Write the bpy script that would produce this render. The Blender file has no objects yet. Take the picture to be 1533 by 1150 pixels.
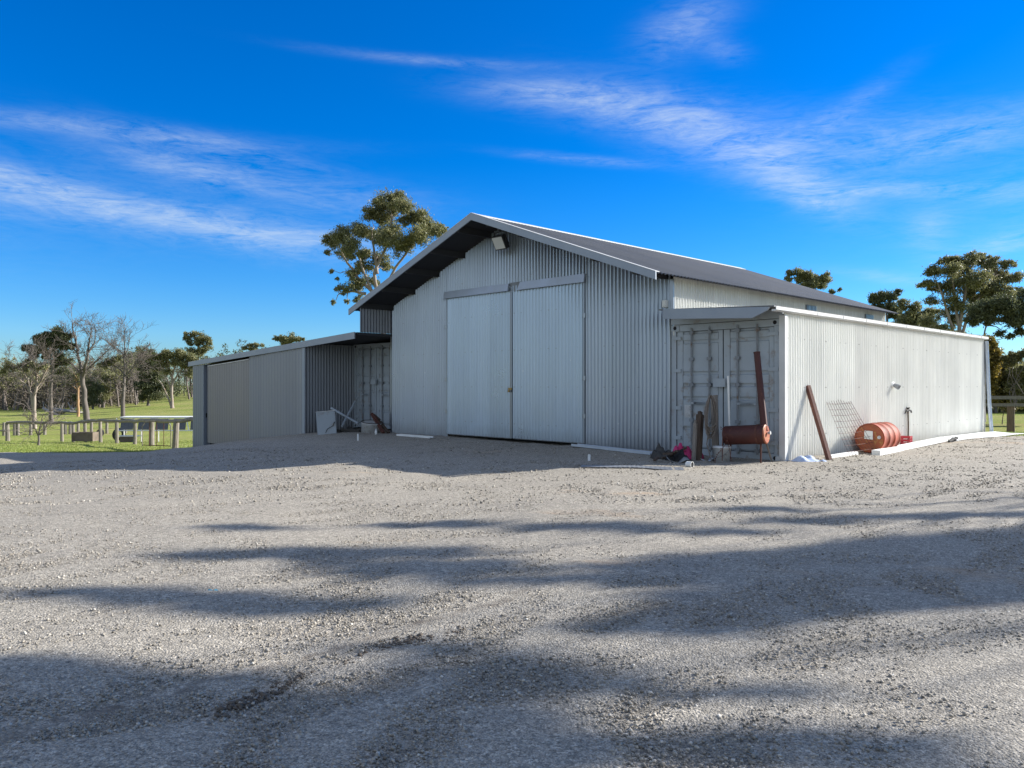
import bpy, math, random
import numpy as np
from mathutils import Vector

rng = np.random.default_rng(7)
random.seed(7)
S = bpy.context.scene
COL = S.collection
F, U0, V0, CH = 1179.0, 766.5, 577.0, 1.39          # focal length in px of the 1533 px photo, principal column, horizon row, eye height
D1 = np.array((-.699, .715)); NF = np.array((-.715, -.699)); C0 = np.array((4.91, 14.27))
SUN_AZ, SUN_EL = math.radians(18.5), math.radians(25.0)


def L(s, f, z):                                      # shed coordinates: along the front, out of the front, up
    p = C0 + s * D1 + f * NF
    return np.array((p[0], p[1], z))


def P(u, v, Y):
    return np.array(((u - U0) / F * Y, Y, CH + (V0 - v) / F * Y))


def sst(t):
    t = np.clip(t, 0, 1)
    return t * t * (3 - 2 * t)


def gz(x, y):                                        # lie of the land
    x = np.asarray(x, float); y = np.asarray(y, float)
    A = np.clip(.35 + (y - 14) * .05, 0, 2.6)
    z = -A * sst((-x - 4) / 10)
    z = z - .65 * sst((y - 21) / 14) * sst((x - 9) / 5)
    t = x / np.maximum(y, 1)
    z = z + .024 * np.clip(y - 65, 0, 90) * sst((t + .62) / .25) * sst((-x) / 20)
    z = z + .02 * np.sin(x * 1.1 + .7 * y) * np.sin(y * .9 - .3 * x) * sst((y - 2) / 3)
    return z


def G(u, v):                                         # photo row/column of a foot -> the point on the land
    g = 0.
    for _ in range(30):
        Y = F * (CH - g) / (v - V0)
        g = float(gz((u - U0) / F * Y, Y))
    return np.array(((u - U0) / F * Y, Y, g))


# ------------------------------------------------------------------ materials
def mat(name, col, rough=.6, metal=0., spec=.4):
    m = bpy.data.materials.new(name); m.use_nodes = True
    b = m.node_tree.nodes['Principled BSDF']
    b.inputs['Base Color'].default_value = (*col, 1); b.inputs['Roughness'].default_value = rough
    b.inputs['Metallic'].default_value = metal; b.inputs['Specular IOR Level'].default_value = spec
    return m


class NT:
    def __init__(self, tree):
        self.t = tree; self.n = tree.nodes; self.l = tree.links
    def new(self, kind, **kw):
        o = self.n.new(kind)
        for k, v in kw.items():
            setattr(o, k, v)
        return o
    def put(self, a, b):
        self.l.new(a, b)
    def sock(self, inp, v):
        if isinstance(v, (int, float)):
            inp.default_value = v
        elif isinstance(v, tuple):
            inp.default_value = v if len(v) == len(inp.default_value) else (*v, 1)
        else:
            self.l.new(v, inp)
    def math(self, op, a, b=0., c=0.):
        o = self.n.new('ShaderNodeMath'); o.operation = op
        for i, v in enumerate((a, b, c)):
            self.sock(o.inputs[i], v)
        return o.outputs[0]
    def noise(self, vec, scale, detail=4, rough=.55, dist=0.):
        o = self.n.new('ShaderNodeTexNoise')
        self.put(vec, o.inputs['Vector'])
        o.inputs['Scale'].default_value = scale; o.inputs['Detail'].default_value = detail
        o.inputs['Roughness'].default_value = rough; o.inputs['Distortion'].default_value = dist
        return o.outputs['Fac']
    def voro(self, vec, scale, out='Distance', feature='F1'):
        o = self.n.new('ShaderNodeTexVoronoi'); o.feature = feature
        self.put(vec, o.inputs['Vector']); o.inputs['Scale'].default_value = scale
        return o.outputs[out]
    def ramp(self, fac, stops):
        o = self.n.new('ShaderNodeValToRGB'); e = o.color_ramp.elements
        while len(e) < len(stops):
            e.new(.5)
        for x, (p, c) in zip(e, stops):
            x.position = p
            x.color = (c, c, c, 1) if isinstance(c, (int, float)) else (*c, 1)
        self.sock(o.inputs[0], fac)
        return o.outputs[0]
    def mix(self, fac, a, b, mode='MIX'):
        o = self.n.new('ShaderNodeMix'); o.data_type = 'RGBA'; o.blend_type = mode
        self.sock(o.inputs[0], fac); self.sock(o.inputs[6], a); self.sock(o.inputs[7], b)
        return o.outputs[2]
    def mapping(self, vec, scale=(1, 1, 1), rot=(0, 0, 0), loc=(0, 0, 0)):
        o = self.n.new('ShaderNodeMapping'); self.put(vec, o.inputs[0])
        o.inputs['Scale'].default_value = scale; o.inputs['Rotation'].default_value = rot; o.inputs['Location'].default_value = loc
        return o.outputs[0]
    def bump(self, h, strength, dist):
        o = self.n.new('ShaderNodeBump'); self.put(h, o.inputs['Height'])
        o.inputs['Strength'].default_value = strength; o.inputs['Distance'].default_value = dist
        return o.outputs[0]


def nmat(name, rough=.6, metal=0., spec=.4):
    m = mat(name, (.5, .5, .5), rough, metal, spec)
    k = NT(m.node_tree); b = m.node_tree.nodes['Principled BSDF']
    tc = k.new('ShaderNodeTexCoord')
    return m, k, b, tc


def m_sheet(name, col, rough, metal, var=.12, dirt=.25, spots=0., streak=.15, dirtcol=(.16, .14, .12), hue=None):
    """Sheet metal; UV = metres along the wall, metres up."""
    m, k, b, tc = nmat(name, rough, metal)
    uv = tc.outputs['UV']
    sep = k.new('ShaderNodeSeparateXYZ'); k.put(uv, sep.inputs[0])
    sh = k.math('FLOOR', k.math('DIVIDE', sep.outputs[0], .762))
    wn = k.new('ShaderNodeTexWhiteNoise', noise_dimensions='1D'); k.put(sh, wn.inputs['W'])
    v = k.math('MULTIPLY_ADD', wn.outputs['Value'], var, 1 - var / 2)
    st = k.noise(k.mapping(uv, (9, .35, 1)), 1., 5, .6)
    v = k.math('MULTIPLY', v, k.math('MULTIPLY_ADD', st, streak * 2, 1 - streak))
    cl = k.noise(k.mapping(uv, (.8, .8, 1)), 1., 4, .6)
    v = k.math('MULTIPLY', v, k.math('MULTIPLY_ADD', cl, .24, .88))
    base = k.mix(1., (*col, 1), v, 'MULTIPLY')
    if hue:
        base = k.mix(k.ramp(k.noise(k.mapping(uv, (.5, .4, 1), loc=(3, 1, 0)), 1., 3), [(.4, 0.), (.65, 1.)]), base, (*hue, 1))
    # splash dirt along the foot: its own ragged shape
    foot = k.ramp(k.math('ADD', sep.outputs[1], k.math('MULTIPLY', k.noise(k.mapping(uv, (3, 2, 1)), 1., 5), .5)), [(.18, dirt), (.65, 0.)])
    base = k.mix(foot, base, (*dirtcol, 1))
    if spots:
        vo = k.voro(k.mapping(uv, (2.2, 1.4, 1)), 1.)
        base = k.mix(k.ramp(vo, [(.02, spots), (.045, 0.)]), base, (.62, .64, .66, 1))
    # nail rows
    zz = k.math('ABSOLUTE', k.math('SUBTRACT', k.math('FRACT', k.math('DIVIDE', sep.outputs[1], .9)), .5))
    xx = k.math('ABSOLUTE', k.math('SUBTRACT', k.math('FRACT', k.math('DIVIDE', sep.outputs[0], .228)), .5))
    nail = k.math('MULTIPLY', k.math('LESS_THAN', zz, .012), k.math('LESS_THAN', xx, .05))
    base = k.mix(k.math('MULTIPLY', nail, .45), base, (.2, .18, .17, 1))
    k.put(base, b.inputs['Base Color'])
    k.put(k.math('MULTIPLY_ADD', cl, .3, rough - .15), b.inputs['Roughness'])
    return m


def m_noise(name, c1, c2, scale=6., rough=.7, metal=0., bump=0., stretch=(1, 1, 1), lo=.35, hi=.65, c3=None):
    m, k, b, tc = nmat(name, rough, metal)
    v = k.mapping(tc.outputs['Object'], stretch)
    n = k.noise(v, scale, 6, .62)
    c = k.mix(k.ramp(n, [(lo, 0.), (hi, 1.)]), (*c1, 1), (*c2, 1))
    if c3:
        c = k.mix(k.ramp(k.noise(k.mapping(v, loc=(9, 4, 2)), scale * 2.3, 6, .7), [(.55, 0.), (.68, 1.)]), c, (*c3, 1))
    k.put(c, b.inputs['Base Color'])
    if bump:
        k.put(k.bump(n, .6, bump), b.inputs['Normal'])
    return m


def m_leaf(name, c1, c2, c3, trans=.3):
    m, k, b, tc = nmat(name, .5, 0., .35)
    geo = k.new('ShaderNodeNewGeometry')
    r = geo.outputs['Random Per Island']
    c = k.ramp(r, [(0., c1), (.5, c2), (1., c3)])
    n = k.noise(tc.outputs['Object'], .55, 2)
    c = k.mix(k.math('MULTIPLY', n, .55), c, (*c1, 1))
    k.put(c, b.inputs['Base Color'])
    tr = k.new('ShaderNodeBsdfTranslucent'); k.put(c, tr.inputs[0])
    mx = k.new('ShaderNodeMixShader'); mx.inputs[0].default_value = trans
    k.put(b.outputs[0], mx.inputs[1]); k.put(tr.outputs[0], mx.inputs[2])
    k.put(mx.outputs[0], m.node_tree.nodes['Material Output'].inputs[0])
    return m


def m_gravel():
    m, k, b, tc = nmat('gravel', .9, 0., .25)
    o = tc.outputs['Object']
    big = k.noise(o, .22, 5, .6)
    med = k.noise(o, 1.6, 6, .6)
    c = k.mix(k.ramp(big, [(.35, 0.), (.65, 1.)]), (.338, .302, .247, 1), (.292, .263, .218, 1))
    c = k.mix(k.ramp(med, [(.45, 0.), (.75, .6)]), c, (.38, .338, .272, 1))
    v1 = k.voro(o, 75., 'Color'); s1 = k.new('ShaderNodeSeparateColor'); k.put(v1, s1.inputs[0])
    c = k.mix(.85, c, k.mix(1., c, k.ramp(s1.outputs[0], [(0., .52), (.3, .87), (.6, 1.03), (.85, 1.15), (1., 1.55)]), 'MULTIPLY'))
    v2 = k.voro(o, 170., 'Color'); s2 = k.new('ShaderNodeSeparateColor'); k.put(v2, s2.inputs[0])
    c = k.mix(1., c, k.ramp(s2.outputs[1], [(0., .6), (.5, 1.), (1., 1.35)]), 'MULTIPLY')
    v3 = k.voro(o, 22., 'Color'); s3 = k.new('ShaderNodeSeparateColor'); k.put(v3, s3.inputs[0])
    c = k.mix(1., c, k.ramp(s3.outputs[2], [(0., .82), (.15, .94), (.8, 1.02), (1., 1.14)]), 'MULTIPLY')
    # bare clay showing through here and there
    cl = k.noise(k.mapping(o, (.45, 1.1, 1), loc=(4.3, 2.2, 0)), .55, 6, .65)
    c = k.mix(k.ramp(cl, [(.60, 0.), (.72, .7)]), c, (.40, .27, .16, 1))
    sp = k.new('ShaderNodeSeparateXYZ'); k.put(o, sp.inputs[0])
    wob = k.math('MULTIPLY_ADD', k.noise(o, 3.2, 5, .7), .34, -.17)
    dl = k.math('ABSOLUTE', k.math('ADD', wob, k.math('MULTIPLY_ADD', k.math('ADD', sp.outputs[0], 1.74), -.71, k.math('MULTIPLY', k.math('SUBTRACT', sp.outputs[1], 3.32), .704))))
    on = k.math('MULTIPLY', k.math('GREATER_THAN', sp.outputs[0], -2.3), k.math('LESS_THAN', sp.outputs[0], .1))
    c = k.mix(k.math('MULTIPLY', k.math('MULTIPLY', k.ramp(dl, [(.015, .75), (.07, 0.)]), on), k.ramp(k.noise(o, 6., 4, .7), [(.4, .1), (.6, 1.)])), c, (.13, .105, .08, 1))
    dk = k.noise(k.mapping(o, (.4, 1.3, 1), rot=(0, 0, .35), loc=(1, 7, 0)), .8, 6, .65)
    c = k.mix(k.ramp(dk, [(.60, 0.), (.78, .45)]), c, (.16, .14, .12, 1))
    k.put(c, b.inputs['Base Color'])
    d1 = k.voro(o, 75.); d2 = k.voro(o, 170.); d3 = k.noise(o, 9., 5, .7)
    d4 = k.voro(o, 24.)
    h = k.math('ADD', k.math('MULTIPLY', d4, -.5), k.math('MULTIPLY', d1, -1.))
    h = k.math('ADD', h, k.math('ADD', k.math('MULTIPLY', d2, -.4), k.math('MULTIPLY', d3, 1.6)))
    k.put(k.bump(h, .6, .010), b.inputs['Normal'])
    return m


def m_stone():
    m, k, b, tc = nmat('crushed_stone', .85, 0., .3)
    geo = k.new('ShaderNodeNewGeometry')
    c = k.ramp(geo.outputs['Random Per Island'], [(0., (.145, .13, .108)), (.3, (.27, .242, .20)), (.75, (.345, .308, .253)), (.93, (.425, .378, .308)), (1., (.60, .555, .48))])
    k.put(c, b.inputs['Base Color'])
    return m


def m_grass_ground():
    m, k, b, tc = nmat('grass', .95, 0., .03)
    o = tc.outputs['Object']
    n1 = k.noise(o, .12, 5, .6); n2 = k.noise(k.mapping(o, (.3, 1.4, 1)), .35, 6, .65); n3 = k.noise(o, 14., 4, .7)
    c = k.mix(k.ramp(n1, [(.35, 0.), (.65, 1.)]), (.20, .245, .055, 1), (.29, .29, .095, 1))
    c = k.mix(k.ramp(n2, [(.5, 0.), (.72, .75)]), c, (.32, .27, .13, 1))
    c = k.mix(1., c, k.ramp(n3, [(.25, .55), (.75, 1.35)]), 'MULTIPLY')
    k.put(c, b.inputs['Base Color'])
    k.put(k.bump(n3, .8, .06), b.inputs['Normal'])
    return m


M = {}
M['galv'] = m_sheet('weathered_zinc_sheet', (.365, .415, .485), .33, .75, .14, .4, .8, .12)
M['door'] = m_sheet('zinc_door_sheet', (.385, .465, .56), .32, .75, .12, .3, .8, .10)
M['dark_galv'] = m_sheet('dull_shaded_sheet', (.20, .215, .24), .5, .4, .06, .4, 0., .08)  # shade on the fly and return walls is put into this darker colour
M['side'] = m_sheet('pale_sheet', (.79, .785, .735), .55, .0, .07, .4, 0., .16, (.36, .33, .28))
M['panel'] = m_sheet('warm_grey_panel', (.215, .225, .25), .42, .3, .10, .4, 0., .10, (.20, .175, .14))
M['panel_warm'] = m_sheet('grey_brown_panel', (.208, .197, .205), .42, .3, .08, .4, 0., .10, (.20, .175, .14))
M['roof'] = m_sheet('charcoal_roof_sheet', (.125, .125, .122), .5, .1, .10, 0., 0., .12)
M['fascia'] = m_noise('blue_grey_flashing', (.24, .275, .325), (.28, .315, .36), 1.2, .45, .2)
M['track'] = m_noise('door_track_metal', (.40, .455, .55), (.36, .40, .46), 2., .4, .3)
M['white_metal'] = m_noise('white_flashing', (.60, .60, .585), (.50, .50, .485), 2., .5)
M['under'] = mat('dark_steel', (.035, .036, .04), .7, 0.)
M['soil'] = m_noise('dark_soil', (.085, .068, .052), (.14, .112, .085), 9., .95)
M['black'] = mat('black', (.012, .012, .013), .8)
M['cont'] = m_noise('container_paint', (.36, .40, .43), (.31, .345, .37), 1.8, .55, 0., 0., (1, 1, 1), .35, .65, (.26, .23, .20))
M['cont_dark'] = m_noise('container_paint_dull', (.23, .25, .27), (.18, .19, .2), 3., .6, c3=(.15, .10, .07))
M['zinc'] = m_noise('bright_zinc', (.50, .55, .62), (.42, .47, .54), 3., .4, .5)
M['rust'] = m_noise('brown_rust', (.11, .04, .027), (.08, .03, .022), 7., .8, 0., .004, c3=(.16, .06, .035))
M['rust_red'] = m_noise('red_oxide', (.075, .020, .015), (.055, .016, .013), 5., .6, c3=(.10, .034, .022))
M['drum'] = m_noise('drum_orange', (.33, .052, .016), (.20, .036, .015), 4., .72, 0., 0., (1, 1, 1), .38, .62, (.33, .12, .06))
M['drum_end'] = m_noise('drum_end_rust', (.34, .08, .03), (.26, .07, .03), 5., .55, c3=(.40, .24, .06))
M['wood'] = m_noise('grey_timber', (.23, .20, .17), (.15, .13, .11), 5., .85, 0., .006, (6, 6, .6))
M['wood_dark'] = m_noise('brown_timber', (.10, .065, .045), (.06, .042, .03), 5., .85, 0., .006, (6, 6, .6))
M['wood_brown'] = m_noise('brown_post', (.22, .15, .10), (.13, .085, .06), 4., .9, 0., .008, (5, 5, .6))
M['post'] = m_noise('weathered_post', (.29, .255, .21), (.16, .14, .115), 2.2, .9, 0., .01, (6, 6, .9), .35, .65, (.10, .085, .07))
M['log'] = m_noise('dead_log', (.36, .33, .29), (.25, .22, .19), 2., .9, 0., .01)
M['white'] = m_noise('white_paint', (.78, .78, .76), (.66, .66, .63), 3., .6)
M['white_old'] = m_noise('dirty_white_plastic', (.55, .56, .56), (.42, .42, .41), 5., .6, c3=(.22, .17, .13))
M['grey_dark'] = m_noise('charred_junk', (.04, .038, .036), (.075, .068, .06), 6., .85)
M['pink'] = m_noise('pink_plastic', (.60, .04, .17), (.45, .03, .12), 4., .6)
M['red'] = m_noise('red_plastic', (.38, .015, .028), (.40, .015, .03), 4., .5)
M['rope'] = m_noise('old_rope', (.20, .175, .15), (.13, .11, .095), 20., .9)
M['tarp'] = m_noise('blue_white_sheet', (.50, .58, .72), (.36, .44, .62), 5., .55)
M['blue'] = mat('blue_plastic', (.03, .28, .42), .5)
M['glass'] = mat('lamp_glass', (.62, .62, .58), .15, 0., .6)
M['brass'] = mat('brass', (.30, .20, .08), .4, .8)
M['concrete'] = m_noise('stained_concrete', (.20, .16, .12), (.12, .095, .07), 2.5, .9)
M['tyre'] = mat('tyre_rubber', (.02, .02, .021), .85)
M['mesh_dark'] = m_noise('dark_mesh', (.09, .095, .10), (.14, .14, .145), 12., .8)
M['bark'] = m_noise('grey_bark', (.165, .14, .12), (.10, .085, .072), 3., .9, 0., .02, (1, 1, .4))
M['bark_pale'] = m_noise('pale_gum_bark', (.33, .28, .23), (.21, .165, .13), 1.1, .8, 0., .01, (1, 1, .5), c3=(.30, .20, .12))
M['bark_orange'] = m_noise('orange_gum_bark', (.42, .24, .11), (.33, .21, .12), 1.5, .8, 0., .01, (1, 1, .5), c3=(.45, .40, .33))
M['twig'] = m_noise('grey_twigs', (.17, .14, .12), (.115, .095, .083), 1., .9)
M['leaf'] = m_leaf('gum_leaf', (.11, .12, .05), (.235, .235, .10), (.42, .385, .20), .4)
M['leaf_olive'] = m_leaf('olive_leaf', (.115, .118, .05), (.235, .235, .10), (.40, .37, .19), .4)
M['leaf_grey'] = m_leaf('grey_scrub', (.14, .12, .085), (.24, .205, .15), (.36, .30, .23))
M['leaf_dark'] = m_leaf('dark_leaf', (.055, .068, .032), (.125, .14, .062), (.24, .24, .12), .35)
M['leaf_gold'] = m_leaf('golden_leaf', (.10, .085, .02), (.21, .165, .035), (.33, .23, .05), .4)
M['leaf_bush'] = m_leaf('bush_leaf', (.08, .08, .035), (.16, .15, .055), (.27, .22, .09), .4)
M['blade'] = m_leaf('grass_blade', (.17, .24, .04), (.25, .30, .065), (.34, .34, .11))
M['gravel'] = m_gravel(); M['stone'] = m_stone(); M['grass'] = m_grass_ground()


# ------------------------------------------------------------------ mesh building
class B:
    def __init__(s):
        s.v = []; s.f = []; s.uv = None; s.nv = 0
    def add(s, v, f):
        b = s.nv
        s.v.extend([tuple(map(float, p)) for p in v]); s.nv += len(v)
        s.f.extend([tuple(b + i for i in q) for q in f])
        return s
    def hexa(s, p):                                   # 8 corners: bottom ring, top ring
        return s.add(p, [(3, 2, 1, 0), (4, 5, 6, 7), (0, 1, 5, 4), (1, 2, 6, 5), (2, 3, 7, 6), (3, 0, 4, 7)])
    def lbox(s, s0, s1, f0, f1, z0, z1):              # a box in shed coordinates
        return s.hexa([L(s0, f0, z0), L(s1, f0, z0), L(s1, f1, z0), L(s0, f1, z0), L(s0, f0, z1), L(s1, f0, z1), L(s1, f1, z1), L(s0, f1, z1)])
    def obox(s, c, a, b, n, ha, hb, hn):
        c, a, b, n = (np.asarray(q, float) for q in (c, a, b, n))
        q = lambda i, j, k: c + a * ha * i + b * hb * j + n * hn * k
        return s.hexa([q(-1, -1, -1), q(1, -1, -1), q(1, 1, -1), q(-1, 1, -1), q(-1, -1, 1), q(1, -1, 1), q(1, 1, 1), q(-1, 1, 1)])
    def beam(s, p, q, w, h, up=(0, 0, 1)):
        p = np.asarray(p, float); q = np.asarray(q, float); a = q - p; ln = np.linalg.norm(a); a = a / ln
        up = np.asarray(up, float); b = np.cross(up, a)
        if np.linalg.norm(b) < 1e-4:
            b = np.cross((1., 0, 0), a)
        b /= np.linalg.norm(b); n = np.cross(a, b)
        return s.obox((p + q) / 2, a, b, n, ln / 2, w / 2, h / 2)
    def tube(s, pts, rad, n=6, caps=True):
        pts = np.asarray(pts, float); m = len(pts)
        rad = np.full(m, rad) if np.isscalar(rad) else np.asarray(rad, float)
        tan = np.gradient(pts, axis=0) if m > 2 else np.repeat((pts[1] - pts[0])[None], 2, 0)
        tan /= np.linalg.norm(tan, axis=1)[:, None] + 1e-9
        ref = np.array((0., 0, 1)) if abs(tan[0][2]) < .9 else np.array((1., 0, 0))
        V = []
        for i in range(m):
            a = np.cross(tan[i], ref); a /= np.linalg.norm(a) + 1e-9
            c = np.cross(tan[i], a); ref = np.cross(a, tan[i])
            for j in range(n):
                t = 2 * math.pi * j / n
                V.append(pts[i] + rad[i] * (a * math.cos(t) + c * math.sin(t)))
        Q = [(i * n + j, i * n + (j + 1) % n, (i + 1) * n + (j + 1) % n, (i + 1) * n + j) for i in range(m - 1) for j in range(n)]
        if caps:
            Q += [tuple(range(n)), tuple((m - 1) * n + n - 1 - j for j in range(n))]
        return s.add(V, Q)
    def lathe(s, p, axis, prof, n=20):                # prof: (distance along the axis, radius)
        axis = np.asarray(axis, float); axis /= np.linalg.norm(axis)
        pts = [np.asarray(p) + axis * d for d, r in prof]
        ref = np.array((0., 0, 1)) if abs(axis[2]) < .9 else np.array((1., 0, 0))
        a = np.cross(axis, ref); a /= np.linalg.norm(a); c = np.cross(axis, a)
        V = []; m = len(prof)
        for q, (d, r) in zip(pts, prof):
            for j in range(n):
                t = 2 * math.pi * j / n
                V.append(q + max(r, 1e-4) * (a * math.cos(t) + c * math.sin(t)))
        return s.add(V, [(i * n + j, i * n + (j + 1) % n, (i + 1) * n + (j + 1) % n, (i + 1) * n + j) for i in range(m - 1) for j in range(n)])
    def build(s, name, m, parent=None, smooth=False, loc=None):
        v = np.array(s.v, float)
        return build_np(name, v, s.f, m, parent, smooth, loc, s.uv)


def origin_of(parent):
    o = np.zeros(3); p = parent
    while p is not None:
        o += np.array(p.location); p = p.parent
    return o


def build_np(name, v, faces, m, parent=None, smooth=False, loc=None, uv=None):
    off = origin_of(parent)
    if parent is None and loc is None:
        lo, hi = v.min(0), v.max(0); loc = ((lo[0] + hi[0]) / 2, (lo[1] + hi[1]) / 2, lo[2])
    lc = np.zeros(3) if loc is None else np.asarray(loc, float)
    v = v - off - lc
    me = bpy.data.meshes.new(name)
    if isinstance(faces, np.ndarray):
        k = faces.shape[1]; nf = len(faces)
        me.vertices.add(len(v)); me.vertices.foreach_set('co', v.astype(np.float32).ravel())
        me.loops.add(nf * k); me.loops.foreach_set('vertex_index', faces.astype(np.int32).ravel())
        me.polygons.add(nf); me.polygons.foreach_set('loop_start', np.arange(0, nf * k, k, dtype=np.int32))
        me.update(calc_edges=True)
    else:
        me.from_pydata([tuple(p) for p in v], [], faces)
    if uv is not None:
        ul = me.uv_layers.new(name='UVMap')
        idx = np.empty(len(me.loops), np.int32); me.loops.foreach_get('vertex_index', idx)
        ul.data.foreach_set('uv', np.asarray(uv, np.float32)[idx].ravel())
    if smooth:
        me.polygons.foreach_set('use_smooth', np.ones(len(me.polygons), bool))
    me.materials.append(m); me.update()
    o = bpy.data.objects.new(name, me); COL.objects.link(o); o.location = lc
    if parent is not None:
        o.parent = parent
    return o


def tag(o, label=None, cat=None, group=None, kind=None):
    if label: o['label'] = label
    if cat: o['category'] = cat
    if group: o['group'] = group
    if kind: o['kind'] = kind
    return o


def thing(name, label, cat, loc, group=None):
    o = bpy.data.objects.new(name, None); COL.objects.link(o); o.location = tuple(map(float, loc)); o.empty_display_size = .2
    return tag(o, label, cat, group)


def corr(a, b, nrm, zb, zt, pitch=.10, amp=.026, seg=10, rows=1, uv0=0., prof=None):
    """A corrugated sheet standing on the line a-b; zb/zt: numbers or functions of the distance along."""
    a = np.asarray(a, float)[:2]; b = np.asarray(b, float)[:2]; ln = np.linalg.norm(b - a); d = (b - a) / ln
    n = max(2, int(ln / pitch * seg)); t = np.linspace(0, ln, n + 1)
    ph = 2 * np.pi * (t + uv0) / pitch
    w = np.sin(ph) * amp if prof is None else prof((t + uv0) / pitch) * amp
    xy = a[None] + t[:, None] * d[None] + w[:, None] * np.asarray(nrm, float)[None, :2]
    zb_ = np.array([zb(q) for q in t]) if callable(zb) else np.full(n + 1, float(zb))
    zt_ = np.array([zt(q) for q in t]) if callable(zt) else np.full(n + 1, float(zt))
    o = B(); V = []; UV = []
    for r in range(rows + 1):
        k = r / rows; z = zb_ * (1 - k) + zt_ * k
        wv = .0035 * np.sin(t * 2.1 + uv0 + 2.2 * k) + .003 * np.sin(t * 5.3 - 3 * k + 1)   # the sheets are not quite flat
        V.append(np.column_stack((xy + wv[:, None] * np.asarray(nrm, float)[None, :2], z))); UV.append(np.column_stack((t + uv0, z)))
    m = n + 1
    Q = [(r * m + i, r * m + i + 1, (r + 1) * m + i + 1, (r + 1) * m + i) for r in range(rows) for i in range(n)]
    o.add(np.concatenate(V), Q); o.uv = np.concatenate(UV)
    return o


def join(*bs):
    o = B(); uvs = []
    for q in bs:
        o.add(q.v, q.f); uvs.append(q.uv if q.uv is not None else np.zeros((len(q.v), 2)))
    o.uv = np.concatenate(uvs)
    return o


trap = lambda x: np.clip(np.abs((x % 1.) - .5) * 12 - 4.2, -1, 1)

# ------------------------------------------------------------------ the land
def gravel_in(x, y):                                  # metres inside the gravel (negative: grass)
    w = .35 * np.sin(x * .9) + .25 * np.sin(x * 2.3 + 1) + .2 * np.sin(y * 1.7)
    d = np.where(x < -11.5, 29.3 + .05 * (x + 12) - y, np.where(x < 12.6, 33. - y, np.maximum(21.5 - .06 * (x - 13) - y, -30)))
    return d + w * .6


xs = np.concatenate([-np.geomspace(36, 3500, 40)[::-1], np.arange(-35.5, 36, .5), np.geomspace(36.5, 3500, 40)])
ys = np.concatenate([-np.geomspace(12, 600, 14)[::-1], np.arange(-11, 70, .5), np.geomspace(71, 3500, 60)])
X, Yg = np.meshgrid(xs, ys); Z = gz(X, Yg)
ins = sst(gravel_in(X, Yg) / .8 + .5)
Z = Z - .05 * ins - .25 * sst((gravel_in(X, Yg) - 1.5) / 2)
v = np.column_stack((X.ravel(), Yg.ravel(), Z.ravel())); nx, ny = len(xs), len(ys)
I = (np.arange(ny - 1)[:, None] * nx + np.arange(nx - 1)[None]).ravel()
q = np.column_stack((I, I + 1, I + nx + 1, I + nx))
tag(build_np('paddock_ground', v, q, M['grass'], None, True, (0, 0, 0)), 'green grass paddock around the gravel yard', 'ground', kind='structure')

xs = np.arange(-34, 40, .3); ys = np.concatenate([np.arange(-12, 1.5, .5), np.arange(1.5, 34, .3)])
X, Yg = np.meshgrid(xs, ys)
d = gravel_in(X, Yg) + .25 * rng.normal(size=X.shape) * 0
rough_ = .008 * rng.normal(size=X.shape)
Z = gz(X, Yg) + np.clip(d * .12, -.14, .0) + rough_ + .022
v = np.column_stack((X.ravel(), Yg.ravel(), Z.ravel())); nx, ny = len(xs), len(ys)
I = (np.arange(ny - 1)[:, None] * nx + np.arange(nx - 1)[None]).ravel()
q = np.column_stack((I, I + 1, I + nx + 1, I + nx))
tag(build_np('gravel_yard', v, q, M['gravel'], None, True, (0, 0, 0)), 'grey gravel yard in front of the shed', 'ground', kind='structure')


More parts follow.
